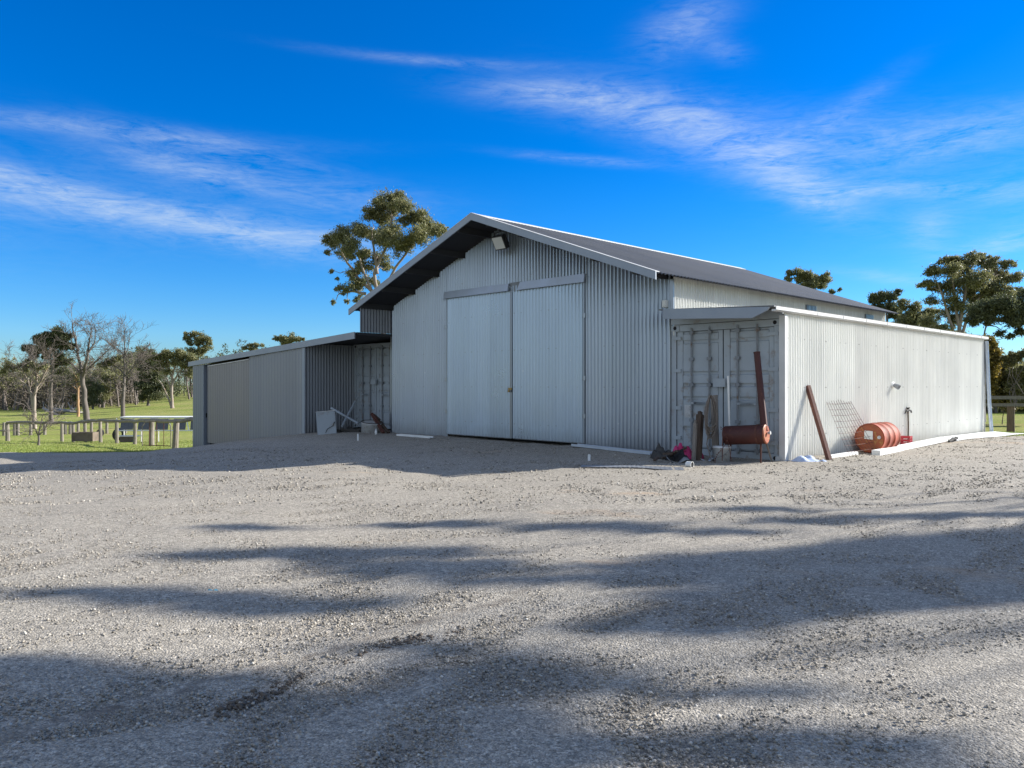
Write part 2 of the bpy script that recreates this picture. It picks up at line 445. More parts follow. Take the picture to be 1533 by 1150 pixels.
def stones(n, y0, y1, rlo, rhi, xw=.72, gather=None):
    u = rng.random(n); yy = y0 * (y1 / y0) ** (u ** .85)
    xx = (rng.random(n) * 2 - 1) * (xw * yy + .3)
    if gather is not None:
        xx, yy = gather
        n = len(xx)
    else:                                             # swept into drifts, thinner on the compacted tracks
        fld = np.sin(1.3 * xx + .5 * yy) + np.sin(.7 * xx - 1.4 * yy + 1) + np.sin(2.3 * yy + .4 * xx + 2) + .8 * np.sin(3.1 * xx + 2.2 * yy)
        ln_ = np.abs(-.71 * (xx + 1.74) + .704 * (yy - 3.32)); rut = (ln_ < .055) & (xx > -2.4) & (xx < .1)
        kp = (rng.random(n) < np.clip(.5 + .17 * fld, .12, 1)) & ~rut & ~((xx < -3) & (yy > 18)) & ((xx - 4.91) * .699 - (yy - 14.27) * .715 > np.where((xx - 4.91) * -.715 + (yy - 14.27) * -.699 > 0, -99, .05))
        xx, yy = xx[kp], yy[kp]; n = len(xx)
    r = rlo * (rhi / rlo) ** (rng.random(n) ** 2.6)
    cube = np.array([(x, y, z) for z in (-1, 1) for x, y in ((-1, -1), (1, -1), (1, 1), (-1, 1))], float) * .62
    V = cube[None] * (1 + .55 * (rng.random((n, 8, 3)) - .5)) * (r[:, None, None] * (.7 + .6 * rng.random((n, 1, 3))))
    a, b_, c = rng.random((3, n)) * 6.28
    def rot(ax, t):
        R = np.zeros((n, 3, 3)); i, j = [(1, 2), (0, 2), (0, 1)][ax]
        R[:, ax, ax] = 1; R[:, i, i] = np.cos(t); R[:, j, j] = np.cos(t); R[:, i, j] = -np.sin(t); R[:, j, i] = np.sin(t)
        return R
    V = np.einsum('nij,nkj->nki', rot(2, a) @ rot(0, b_) @ rot(1, c), V)
    V[:, :, 2] *= .75
    V += np.column_stack((xx, yy, gz(xx, yy) + .022 + r * .12))[:, None]
    f = np.array([(3, 2, 1, 0), (4, 5, 6, 7), (0, 1, 5, 4), (1, 2, 6, 5), (2, 3, 7, 6), (3, 0, 4, 7)])
    return V.reshape(-1, 3), (np.arange(n)[:, None, None] * 8 + f[None]).reshape(-1, 4)


va, fa = stones(240000, 2.2, 11, .0026, .0105)
vb, fb = stones(70000, 9., 24., .007, .020, .75)
# a ragged ridge of clods left by a wheel
uu = np.linspace(330, 690, 900); vv = 1045 - (uu - 400) * .48 + .00045 * (uu - 400) ** 2 + 4 * np.sin(uu * .05)
uu = uu + rng.normal(size=900) * 8; vv = vv + rng.normal(size=900) * 4
Yc = F * CH / (vv - V0); Xc = (uu - U0) / F * Yc
kc = np.sin(Xc * 9) + np.sin(Xc * 23 + 1) + rng.normal(size=len(Xc)) > -.3
vc, fc = stones(0, 1, 2, .004, .017, gather=(Xc[kc], Yc[kc]))
tag(build_np('soil_clods', vc, fc, M['soil'], None, False, (0, 0, 0)), 'dark soil clods along an old wheel rut in the gravel', 'soil', kind='stuff')
v = np.concatenate((va, vb)); q = np.concatenate((fa, fb + len(va)))
tag(build_np('loose_stones', v, q, M['stone'], None, False, (0, 0, 0)), 'loose crushed stones over the gravel yard', 'gravel', kind='stuff')


def blades(n, xf, hlo, hhi):
    x, y = xf(n); z = gz(x, y)
    h = hlo + (hhi - hlo) * rng.random(n); w = .012 + .012 * rng.random(n)
    a = rng.random(n) * 6.28; dx = np.column_stack((np.cos(a), np.sin(a), 0 * a))
    le = rng.normal(size=(n, 2)) * .4
    p = np.column_stack((x, y, z - .02)); t = p + np.column_stack((le * h[:, None], h + .02))
    V = np.stack((p - dx * w[:, None], p + dx * w[:, None], t), 1)
    return V.reshape(-1, 3), np.arange(n * 3).reshape(-1, 3)


def grass_right(n):
    x = 12.6 + 17 * rng.random(n); y = 20.6 + 14 * rng.random(n) ** 1.6
    k = gravel_in(x, y) < .25
    return x[k], y[k]


def grass_left(n):
    y = 28.6 + 26 * rng.random(n) ** 1.7; x = -(11.6 + (y * .72 - 11) * rng.random(n))
    k = gravel_in(x, y) < .25
    return x[k], y[k]


def blades2(n, xf, a, b_):
    x, y = xf(n)
    return blades(len(x), lambda m: (x, y), a, b_)


v1, f1 = blades2(22000, grass_right, .02, .06); v2, f2 = blades2(26000, grass_left, .02, .06)
tag(build_np('grass', np.concatenate((v1, v2)), np.concatenate((f1, f2 + len(v1))), M['blade'], None, False, (0, 0, 0)), 'short green grass at the edge of the gravel', 'grass', kind='stuff')

# ------------------------------------------------------------------ the shed
SH = thing('farm_shed', 'large grey corrugated iron farm shed with gabled roof and lean-to wings', 'shed', L(7.2, 0, 0))
RC, EH, RZ, EZ, FO, FB = 7.24, 5.25, 5.45, 3.53, 1.12, -11.3
SL = (RZ - EZ) / EH
WL, WR = 12.0, 2.42
zr = lambda s: RZ - SL * abs(s - RC)
DS0, DS1, DZ0, DZ1, DM = 4.66, 9.49, .10, 3.80, 7.02
o_ = lambda s: L(s, 0, 0)
# front: the sheets beside and above the opening
part = lambda name, bm, m, par=SH, sm=False: bm.build(name, m, par, sm)
front = join(corr(o_(WR), o_(DS0 - .004), NF, -.25, lambda t: zr(WR + t) - .06, rows=3),
             corr(o_(DS1 + .02), o_(WL), NF, -.25, lambda t: zr(DS1 + .02 + t) - .06, rows=3, uv0=DS1 - WR),
             corr(o_(DS0 - .02), o_(DS1 + .02), NF, DZ1 + .01, lambda t: zr(DS0 - .02 + t) - .06, rows=2, uv0=DS0 - WR))
part('front_wall', front, M['galv'], SH, True)
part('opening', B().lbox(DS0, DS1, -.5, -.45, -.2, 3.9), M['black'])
part('corner_flashing', B().lbox(WL, WL + .05, -.02, .025, -.25, zr(WL) - .1), M['galv'])
part('corner_flashing', B().lbox(WR - .09, WR, .0, .02, 2.75, zr(WR) - .14), M['galv'])
for a, b_ in ((DS0 + .006, DM - .004), (DM + .004, DS1 - .006)):
    dr = join(corr(L(a, .024, 0), L(b_, .024, 0), NF, DZ0, DZ1 + .02, rows=8, uv0=a * 1.3, pitch=.104, amp=.024))
    do = part('sliding_door', dr, M['door'], SH, True)
    for a2 in (a, b_ - .035):
        part('stile', B().lbox(a2, a2 + .03, .0, .05, DZ0, DZ1), M['galv'], do)
    bt = B().lbox(a + .04, b_ - .04, -.03, .0, DZ0 - .02, DZ0 + .06)
    part('bottom_rail', bt, M['cont_dark'], do)
    hs = a - .0 if a < DM - 1 else b_
    for zz in (.65, 1.5, 2.9):
        part('hinge', B().lbox(hs - .04, hs + .04, .052, .062, zz, zz + .10), M['galv'], do)
lt = B().lbox(DM - .07, DM + .05, .068, .085, 1.28, 1.33).lathe(L(DM + .01, .085, 1.25), (NF[0], NF[1], 0), [(0, 0), (0, .03), (.03, .028), (.03, 0)], 10)
part('latch', lt, M['brass'])
tr = B()
tr.hexa([L(DS0 - .03, .07, 3.69), L(6.74, .07, 3.69), L(6.74, .12, 3.69), L(DS0 - .03, .12, 3.69), L(DS0 - .03, .03, 3.88), L(6.66, .03, 3.88), L(6.66, .09, 3.88), L(DS0 - .03, .09, 3.88)])
tr.hexa([L(7.06, .07, 3.70), L(DS1 + .03, .07, 3.70), L(DS1 + .03, .12, 3.70), L(7.06, .12, 3.70), L(7.06, .03, 3.88), L(DS1 + .03, .03, 3.88), L(DS1 + .03, .09, 3.88), L(7.06, .09, 3.88)])
part('door_track_cover', tr, M['track'])
part('track_gap', B().lbox(6.68, 7.05, .015, .04, 3.68, 3.9), M['cont_dark'])
# upper side wall with its two louvre vents, fly wall under the front overhang, hidden walls
d2 = -NF
upper = corr(L(WR - .07, 0, 0), L(WR - .07, -11.2, 0), -D1, 2.4, EZ + .09, rows=2)
part('upper_side_wall', upper, M['side'], SH, True)
for r0 in (5.85, 9.6):
    lv = B().lbox(WR - .115, WR - .09, -r0 - .55, -r0, 3.05, 3.44)
    vt = part('vent', lv, M['cont_dark'])
    sl = B()
    for i in range(7):
        y = -r0 - .04 - i * .078
        sl.lbox(WR - .13, WR - .116, y - .03, y, 3.06, 3.43)
    part('louvre_slat', sl, M['galv'], vt)
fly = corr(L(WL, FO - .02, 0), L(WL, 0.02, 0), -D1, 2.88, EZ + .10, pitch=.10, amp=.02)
part('fly_wall', fly, M['dark_galv'], SH, True)  # darker colour carries the shade under the overhang
part('fly_beam', B().lbox(WL - .03, WL + .1, .03, 1.2, 2.80, 2.875), M['under'])
part('rear_wall', B().lbox(2.5, 23, -11.3, -11.25, -1.2, 2.6).lbox(0, 2.5, -11.3, -11.25, -1.2, 2.76).lbox(WR, WL, -11.3, -11.25, 2.6, EZ), M['galv'])
part('far_side_wall', B().lbox(WL - .03, WL + .0, -11.2, -.05, -.3, EZ + .05), M['dark_galv'])


# main roof: ribs run down the slope
def roof_slope(sgn):
    ln = FO - FB; n = int(ln / .12 * 8); t = np.linspace(0, ln, n + 1); w = np.sin(t / .12 * 2 * math.pi) * .016
    V = []; UV = []
    for k in np.linspace(0, 1, 4):
        s_ = RC - sgn * EH * k
        for ti, wi in zip(t, w):
            V.append(L(s_ - sgn * wi * .34, FO - ti, RZ - (RZ - EZ) * k + wi)); UV.append((ti, k * 5.6 + 2))
    m = n + 1
    o = B().add(V, [(r * m + i, r * m + i + 1, (r + 1) * m + i + 1, (r + 1) * m + i) for r in range(3) for i in range(n)])
    o.uv = np.array(UV)
    return o


for sg in (1, -1):
    part('roof_sheet', roof_slope(sg), M['roof'], SH, True)
rc = B()
for sg in (1, -1):
    rc.hexa([L(RC, FO + .02, RZ + .012), L(RC, FB - .02, RZ + .012), L(RC - sg * .2, FB - .02, RZ - .2 * SL + .012), L(RC - sg * .2, FO + .02, RZ - .2 * SL + .012),
             L(RC, FO + .02, RZ + .03), L(RC, FB - .02, RZ + .03), L(RC - sg * .2, FB - .02, RZ - .2 * SL + .026), L(RC - sg * .2, FO + .02, RZ - .2 * SL + .026)])
part('ridge_cap', rc, M['white_metal'])
for sg in (1, -1):
    fb_ = B(); e0, e1 = RC, RC - sg * (EH + .02)
    za, zb = RZ + .02, EZ + .012
    fb_.hexa([L(e0, FO, za - .16), L(e1, FO, zb - .15), L(e1, FO + .03, zb - .15), L(e0, FO + .03, za - .16), L(e0, FO, za), L(e1, FO, zb), L(e1, FO + .03, zb), L(e0, FO + .03, za)])
    part('barge_board', fb_, M['fascia'])
    cp = B().hexa([L(e0, FO - .1, za + .003), L(e1, FO - .1, zb + .003), L(e1, FO + .034, zb + .003), L(e0, FO + .034, za + .003), L(e0, FO - .1, za + .014), L(e1, FO - .1, zb + .014), L(e1, FO + .034, zb + .014), L(e0, FO + .034, za + .014)])
    part('barge_cap', cp, M['white_metal'])
for k in (.1, .3, .5, .7, .9):
    for sg in (1, -1):
        s_ = RC - sg * EH * k; z = zr(s_) - .02
        part('purlin', B().hexa([L(s_ - .03, -11, z - .15), L(s_ + .03, -11, z - .15), L(s_ + .03, FO - .01, z - .15), L(s_ - .03, FO - .01, z - .15), L(s_ - .03, -11, z), L(s_ + .03, -11, z), L(s_ + .03, FO - .01, z), L(s_ - .03, FO - .01, z)]), M['under'])
lin = B()
for sg in (1, -1):
    lin.add([L(RC, FO - .02, RZ - .025), L(RC, -11, RZ - .025), L(RC - sg * (EH - .05), -11, EZ - .012), L(RC - sg * (EH - .05), FO - .02, EZ - .012)], [(0, 1, 2, 3)])
part('roof_lining', lin, M['under'])

# lean-to beside the sunlit wall
RL = 12.15
part('side_wall', corr(L(-.02, 0.0, 0), L(-.02, -RL, 0), -D1, -.25, 2.70, rows=3), M['side'], SH, True)
part('corner_flashing', B().lbox(-.055, .06, -.0, .03, -.2, 2.66).lbox(-.055, -.035, -.07, -.001, -.2, 2.66), M['white_metal'])
gt = B()
gp = [(-.04, 2.70), (-.10, 2.70), (-.13, 2.725), (-.13, 2.785), (-.14, 2.795), (-.118, 2.795), (-.115, 2.735), (-.04, 2.735)]
for f0, f1 in ((.50, -RL - .12),):
    n = len(gp); V = [L(s_, f0, z) for s_, z in gp] + [L(s_, f1, z) for s_, z in gp]
    gt.add(V, [(i, (i + 1) % n, n + (i + 1) % n, n + i) for i in range(n)] + [tuple(range(n)), tuple(range(2 * n - 1, n - 1, -1))])
part('gutter', gt, M['white_metal'])
for i in range(1, 11):
    part('gutter_strap', B().lbox(-.137, -.131, -i * 1.16, -i * 1.16 + .02, 2.715, 2.78), M['white_metal'])
lr = B().hexa([L(-.06, .45, 2.78), L(WR - .03, .45, 2.88), L(WR - .03, -RL, 2.88), L(-.06, -RL, 2.78), L(-.06, .45, 2.805), L(WR - .03, .45, 2.905), L(WR - .03, -RL, 2.905), L(-.06, -RL, 2.805)])
part('lean_to_roof', lr, M['roof'])
part('filler_strip', B().lbox(2.40, 2.47, -.06, -.022, -.1, 2.87), M['cont_dark'])
ff = B(); fp = [(2.26, 2.70), (.34, 2.60), (.04, 2.725), (.0, 2.778), (2.26, 2.895)]
n = len(fp); ff.add([L(a, .46, z) for a, z in fp] + [L(a, .50, z) for a, z in fp], [tuple(range(n)), tuple(range(2 * n - 1, n - 1, -1))] + [(i, (i + 1) % n, n + (i + 1) % n, n + i) for i in range(n)])
part('front_fascia', ff, M['fascia'])
part('header_board', B().lbox(.0, 2.40, -.03, .012, 2.61, 2.775), M['cont'])
dp = B().tube([L(-.10, -RL - .02, 2.66), L(-.10, -RL - .05, 2.4), L(-.16, -RL - .05, .9), L(-.22, -RL - .05, .03)], .05, 10)
part('downpipe', dp, M['zinc'])
part('end_flashing', B().lbox(-.06, .05, -RL - .05, -RL, -.2, 2.66), M['cont_dark'])

# the wing with the sliding doors
R, WS, WE = 1.27, 14.77, 23.1
wz = lambda s: 2.88 - .0525 * (s - 12)
wf = B()
wf.hexa([L(11.98, R, wz(12) - .19), L(WE + .3, R, wz(WE + .3) - .17), L(WE + .3, R + .03, wz(WE + .3) - .17), L(11.98, R + .03, wz(12) - .19),
         L(11.98, R, wz(12)), L(WE + .3, R, wz(WE + .3)), L(WE + .3, R + .03, wz(WE + .3)), L(11.98, R + .03, wz(12))])
part('wing_fascia', wf, M['fascia'])
wr = B().hexa([L(12.0, R - .01, wz(12) - .05), L(WE + .28, R - .01, wz(WE + .28) - .05), L(WE + .28, -11.2, wz(WE + .28) - .05), L(12.0, -11.2, wz(12) - .05),
               L(12.0, R - .01, wz(12) - .02), L(WE + .28, R - .01, wz(WE + .28) - .02), L(WE + .28, -11.2, wz(WE + .28) - .02), L(12.0, -11.2, wz(12) - .02)])
part('wing_roof', wr, M['under'])
part('wing_return_wall', corr(L(WS, 1.24, 0), L(WS, -.5, 0), -D1, -.5, lambda t: 2.66, pitch=.10, amp=.02), M['dark_galv'], SH, True)  # darker colour stands for the shade on this inward face
part('wing_corner_flashing', B().lbox(WS - .02, WS + .12, 1.242, 1.262, -.6, wz(WS) - .19), M['fascia'])
wtop = lambda s, d=0.: wz(s) - .15 - d


def wpanel(name, s0, s1, f, zb, drop, m=M['panel'], par=SH):
    k = corr(L(s0, f, 0), L(s1, f, 0), NF, zb, lambda t: wtop(s0 + t, drop), pitch=.19, amp=.004, seg=16, prof=trap, uv0=s0)
    k.uv[:, 1] += 1.05
    return part(name, k, m, par)


wd1 = wpanel('wing_sliding_door', WS + .13, 17.66, 1.24, -.9, 0.)
wpanel('wing_infill_sheet', 17.68, 18.50, 1.215, -1.2, 0.)
wd2 = wpanel('wing_sliding_door', 18.52, 21.85, 1.19, -.73, .09, M['panel_warm'])
part('door_edge', B().lbox(21.852, 21.88, 1.15, 1.2, -.73, wtop(21.88, .09)), M['panel'], wd2)
part('door_handle', B().lbox(22.0, 22.03, 1.16, 1.2, .2, .36), M['black'], wd2)
part('top_rail', B().hexa([L(18.55, 1.195, wtop(18.55, .13)), L(21.85, 1.195, wtop(21.85, .13)), L(21.85, 1.215, wtop(21.85, .13)), L(18.55, 1.215, wtop(18.55, .13)), L(18.55, 1.195, wtop(18.55, .10)), L(21.85, 1.195, wtop(21.85, .10)), L(21.85, 1.215, wtop(21.85, .10)), L(18.55, 1.215, wtop(18.55, .10))]), M['white_metal'], wd2)
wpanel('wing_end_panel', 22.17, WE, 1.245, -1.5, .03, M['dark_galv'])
part('wing_end_edge', B().lbox(22.12, 22.168, 1.0, 1.25, -1.5, wtop(22.17, .03)), M['fascia'])
part('wing_opening', B().hexa([L(18.3, .9, -1.5), L(22.5, .9, -1.5), L(22.5, .95, -1.5), L(18.3, .95, -1.5), L(18.3, .9, wtop(18.3)), L(22.5, .9, wtop(22.5)), L(22.5, .95, wtop(22.5)), L(18.3, .95, wtop(18.3))]), M['black'])
part('wing_end_wall', B().lbox(WE - .02, WE, -11.2, 1.22, -1.6, wtop(WE) - .02), M['dark_galv'])


# ------------------------------------------------------------------ shipping containers
def container(s0, s1, f0, z0, h, label, depth=12.0, lighter=False):
    t = thing('shipping_container', label, 'container', L((s0 + s1) / 2, f0 - .5, z0), 'shipping containers built into the shed')
    w = s1 - s0; body = B()
    body.lbox(s0 + .02, s1 - .02, f0 - depth, f0 - .12, z0 + .1, z0 + h - .05)
    part('body', body, M['cont_dark'], t)
    fr = B().lbox(s0, s0 + .11, f0 - .12, f0, z0 + .12, z0 + h - .12).lbox(s1 - .11, s1, f0 - .12, f0, z0 + .12, z0 + h - .12)
    fr.lbox(s0 + .11, s1 - .11, f0 - .12, f0 - .005, z0 + h - .13, z0 + h).lbox(s0 + .11, s1 - .11, f0 - .12, f0 - .005, z0 + .02, z0 + .14)
    part('end_frame', fr, M['cont'], t)
    for a in (s0, s1 - .18):
        for zz in (z0, z0 + h - .118):
            c = part('corner_casting', B().lbox(a - .004, a + .184, f0 - .14, f0 + .012, zz, zz + .118), M['cont'], t)
            part('casting_hole', B().lathe(L(a + .09, f0 + .0125, zz + .059), (NF[0], NF[1], 0), [(0, .038), (.002, .038), (.002, 0)], 12), M['black'], c)
    mid = (s0 + s1) / 2; hz = [.87, .63, .54, .44, .21]
    for a, b_, sg in ((s0 + .125, mid - .012, 1), (mid + .012, s1 - .125, -1)):
        db = B(); zl, zh = z0 + .15, z0 + h - .14
        db.lbox(a, b_, f0 - .09, f0 - .05, zl, zh)
        hs = [zl] + sorted(z0 + q_ * h for q_ in hz) + [zh]
        db.lbox(a, a + .09, f0 - .049, f0 - .02, zl, zh).lbox(b_ - .13, b_, f0 - .049, f0 - .02, zl, zh)
        for i in range(len(hs) - 1):
            db.hexa([L(a + .10, f0 - .049, hs[i] + .03), L(b_ - .14, f0 - .049, hs[i] + .03), L(b_ - .14, f0 - .02, hs[i] + .03), L(a + .10, f0 - .02, hs[i] + .03),
                     L(a + .10, f0 - .049, hs[i + 1] - .035), L(b_ - .14, f0 - .049, hs[i + 1] - .035), L(b_ - .14, f0 - .025, hs[i + 1] - .05), L(a + .10, f0 - .025, hs[i + 1] - .05)])
        d_ = part('door', db, M['cont'], t)
        for q_ in (.21 if sg > 0 else .14, .60 if sg > 0 else .53):
            bs = a + (b_ - a) * q_ + (.1 if sg > 0 else .13)
            bar = B().tube([L(bs, f0 + .015, zl - .05), L(bs, f0 + .015, zh + .07)], .019, 8)
            for zz in (zl + .02, zl + .55, zl + 1.25, zh - .55, zh - .03):
                bar.lbox(bs - .045, bs + .045, f0 - .02, f0 + .036, zz - .03, zz + .03)
            part('locking_bar', bar, M['cont_dark'], d_)
            part('bar_handle', B().lbox(bs - (.34 if q_ > .4 else -.02), bs - (.0 if q_ > .4 else -.34), f0 + .02, f0 + .036, z0 + 1.02, z0 + 1.06), M['cont'], d_)
        he = a if sg > 0 else b_
        for zz in (.3, .9, 1.65, 2.3):
            part('hinge', B().lbox(he - .1, he + .1, f0 - .018, f0 + .012, z0 + zz * h / 2.6, z0 + zz * h / 2.6 + .07), M['cont'], d_)
        part('seal', B().lbox(a - .011, a - .001, f0 - .07, f0 - .03, zl, zh).lbox(b_ + .001, b_ + .011, f0 - .07, f0 - .03, zl, zh), M['black'], d_)
    part('lock_box', B().lbox(mid - .10, mid + .16, f0 + .037, f0 + .09, z0 + 1.36, z0 + 1.52), M['cont'], t)
    if not lighter:
        part('data_plate', B().lbox(s1 - .48, s1 - .30, f0 - .019, f0 - .012, z0 + .75, z0 + 1.0), M['white_old'], t)
    return t


container(.065, 2.40, -.01, .0, 2.6, 'pale grey shipping container with rusty smoker stove standing before its doors', 11.5)
container(12.26, 14.68, -.45, .06, 2.62, 'pale grey shipping container with dented cabinet and crossed poles near its doors', 10.5, True)

# ------------------------------------------------------------------ fittings
fl = thing('floodlight', 'square floodlight hanging under the gable of the shed roof', 'light', L(7.0, .42, 4.7))
fd = np.array((NF[0] * .78, NF[1] * .78, -.42)); fd /= np.linalg.norm(fd); fs = np.array((D1[0], D1[1], 0)); fu = np.cross(fs, fd); fu = fu if fu[2] > 0 else -fu
fc_ = L(7.0, .42, 4.84)
part('housing', B().obox(fc_, fs, fu, fd, .19, .17, .06).obox(fc_ - fd * .1, fs, fu, fd, .12, .1, .05), M['under'], fl)
part('lens', B().obox(fc_ + fd * .064, fs, fu, fd, .165, .145, .004), M['glass'], fl)
part('bracket', B().beam(fc_ + fs * .2, fc_ + fs * .2 + np.array((0, 0, .24)), .02, .03).beam(fc_ - fs * .2, fc_ - fs * .2 + np.array((0, 0, .24)), .02, .03).beam(fc_ + fs * .21 + np.array((0, 0, .25)), fc_ - fs * .21 + np.array((0, 0, .25)), .03, .02).beam(fc_ + np.array((0, 0, .26)), fc_ + np.array((0, 0, .48)), .04, .04), M['under'], fl)
jb = B().lbox(2.46, 2.56, .012, .09, 2.98, 3.12).lbox(2.475, 2.545, .091, .11, 3.0, 3.1)
tag(jb.build('junction_box', M['white']), 'small white box fixed high on the front wall beside the white lean-to', 'box')
wl = thing('wall_light', 'small bulkhead light fixed halfway up the sunlit white wall', 'light', L(-.03, -5.14, 1.3))
part('base', B().lathe(L(-.03, -5.14, 1.40), (-D1[0], -D1[1], 0), [(0, 0), (0, .07), (.03, .07), (.045, .05), (.045, 0)], 16), M['white'], wl)
part('shade', B().lathe(L(-.075, -5.14, 1.40), (-D1[0], -D1[1], -.5), [(0, .0), (0, .04), (.12, .06), (.13, .055), (.10, .0)], 14), M['cont_dark'], wl)
sp = thing('standpipe', 'thin garden tap standpipe rising against the sunlit white wall', 'tap', L(-.08, -6.0, 0))
part('pipe', B().tube([L(-.08, -6.0, -.05), L(-.085, -6.0, .45), L(-.08, -6.0, .80)], .018, 8), M['wood_dark'], sp)
part('tap', B().tube([L(-.08, -5.8, .74), L(-.09, -5.86, .80), L(-.09, -6.0, .815), L(-.09, -6.15, .80), L(-.09, -6.19, .75)], [.012, .02, .026, .02, .016], 8).lathe(L(-.08, -6.0, .80), (0, 0, 1), [(0, .025), (.05, .025), (.06, .045), (.075, .045), (.075, 0)], 10), M['grey_dark'], sp)

# ------------------------------------------------------------------ things along the sunlit wall (r along it, o out from it)
W = lambda r, o, z=0.: L(-o, -r, z)
pb = G(1243, 690); pt = W(.88, .05, 1.38)
bp_ = B().beam(pb - np.array((0, 0, .06)), pt, .075, .075)
dirp = (pt - pb) / np.linalg.norm(pt - pb)
post_ = tag(bp_.build('rusty_post', M['rust']), 'rusty square steel post leaning against the sunlit white wall', 'post')
# wire mesh
mp = thing('wire_mesh_panel', 'rusty wire mesh panel leaning on the white wall beside the drum', 'mesh panel', W(2.1, .4))
wires = B(); f0, f1 = W(1.45, .62, .02), W(2.95, .62, .02); t0, t1 = W(1.72, .045, 1.06), W(2.85, .045, 1.06)
for i in range(11):
    k = i / 10; a = f0 * (1 - k) + f1 * k; b_ = t0 * (1 - k) + t1 * k; b_ = b_ + (b_ - a) * .04 * rng.random()
    wires.tube([a, (a + b_) / 2 + np.array((.0, 0, -.02)), b_], .0036, 4)
part('upright_wire', wires, M['rust'], mp)
wires = B()
for i in range(10):
    k = i / 9.3; a = f0 * (1 - k) + t0 * k; b_ = f1 * (1 - k) + t1 * k; a = a - (b_ - a) * .03
    wires.tube([a, (a + b_) / 2 + np.array((0, 0, -.012)), b_], .0036, 4)
part('cross_wire', wires, M['rust'], mp)
# drum on its side
r_, o2 = .292, .42
dr = thing('steel_drum', 'orange rusty steel drum lying on its side against the white wall', 'drum', W(3.3, o2))
ax = np.array((-NF[0], -NF[1], 0)); c_ = W(2.85, o2, r_ + .03)
prof = [(0, r_ * .96), (0, r_ + .006), (.02, r_ + .006), (.03, r_), (.28, r_), (.295, r_ + .012), (.315, r_ + .012), (.33, r_), (.56, r_), (.575, r_ + .012), (.595, r_ + .012), (.61, r_), (.85, r_), (.86, r_ + .006), (.88, r_ + .006), (.88, r_ * .96)]
part('shell', B().lathe(c_, ax, prof, 40), M['drum'], dr, True)
endc = part('end_cap', B().lathe(c_, ax, [(.0, r_ * .965), (.015, r_ * .95), (.018, r_ * .5), (.02, 0)], 40), M['drum_end'], dr)
part('end_cap', B().lathe(c_, ax, [(.86, r_ * .965), (.865, 0)], 40), M['drum_end'], dr)
side = np.array((D1[0], D1[1], 0))
part('label', B().obox(c_ + ax * .012 + side * .02 + np.array((0, 0, .06)), side * .98 + np.array((0, 0, .06)), (0, 0, 1), ax, .085, .085, .004), M['white'], endc)
part('bung', B().lathe(c_ + ax * .014 - side * .19 + np.array((0, 0, .02)), -ax, [(0, 0), (0, .035), (.02, .033), (.02, 0)], 12), M['white_old'], endc)
ck = B().beam(W(2.9, .62, .03), W(3.8, .60, .03), .07, .06)
tag(ck.build('timber_chock', M['wood']), 'short grey timber wedged under the orange drum', 'timber')
cr = thing('crate', 'small red plastic crate on the ground beside the standpipe', 'crate', W(5.65, .25))
k = B()
for r0, r1, oo0, oo1 in ((5.46, 5.64, .10, .112), (5.46, 5.64, .29, .302), (5.46, 5.472, .112, .29), (5.628, 5.64, .112, .29)):
    for z0, z1 in ((.03, .08), (.11, .15), (.18, .23)):
        k.lbox(-oo1, -oo0, -r1, -r0, z0, z1)
for r0 in (5.46, 5.53, 5.60):
    k.lbox(-.306, -.288, -r0 - .02, -r0, .03, .235).lbox(-.114, -.096, -r0 - .02, -r0, .03, .235)
part('lattice', k, M['red'], cr)
part('floor_panel', B().lbox(-.285, -.115, -5.625, -5.475, .03, .045), M['red'], cr)
for nm, (a, b_, w, h), lb in (
        ('white_board', (W(.95, .42, .05), W(2.25, .38, .05), .12, .07), 'short white board lying on the ground beneath the wire mesh panel'),
        ('white_board', (W(2.35, .74, .07), W(7.7, .34, .07), .16, .10), 'long white board lying on the gravel in front of the orange drum')):
    bb = B().beam(a, b_, w, h)
    tag(bb.build(nm, M['white']), lb, 'board', 'white boards along the sunlit wall')
ws = B(); nn = 14
Vw = []
for i in range(nn + 1):
    k = i / nn
    a = W(7.95 + 3.9 * k, .12, .04); b_ = W(7.7 + 5.2 * k, .62 + .35 * k, .035)
    for j in range(5):
        p = a * (1 - j / 4) + b_ * (j / 4); p[2] = gz(p[0], p[1]) + .05 + .025 * math.sin(i * 1.3 + j * 2) * (j % 2) + .02 * (4 - j) / 4
        Vw.append(p)
ws.add(Vw, [(i * 5 + j, i * 5 + j + 1, (i + 1) * 5 + j + 1, (i + 1) * 5 + j) for i in range(nn) for j in range(4)])
wo = ws.build('white_sheet', M['white']); tag(wo, 'flat white metal sheet on the gravel at the far end of the white wall', 'sheet')
so = wo.modifiers.new('thick', 'SOLIDIFY'); so.thickness = .02
bk = B()
for i in range(5):
    a = W(7.35 + .18 * i, .55 - .02 * i, .03 + .02 * (i % 2)); bk.tube([a, a + np.array((.08, .03, .03)), a + np.array((.16, .09, .0))], [.03, .05, .025], 7)
tag(bk.build('black_rag', M['black'], None, True), 'crumpled black rag between the white board and white sheet', 'rag')


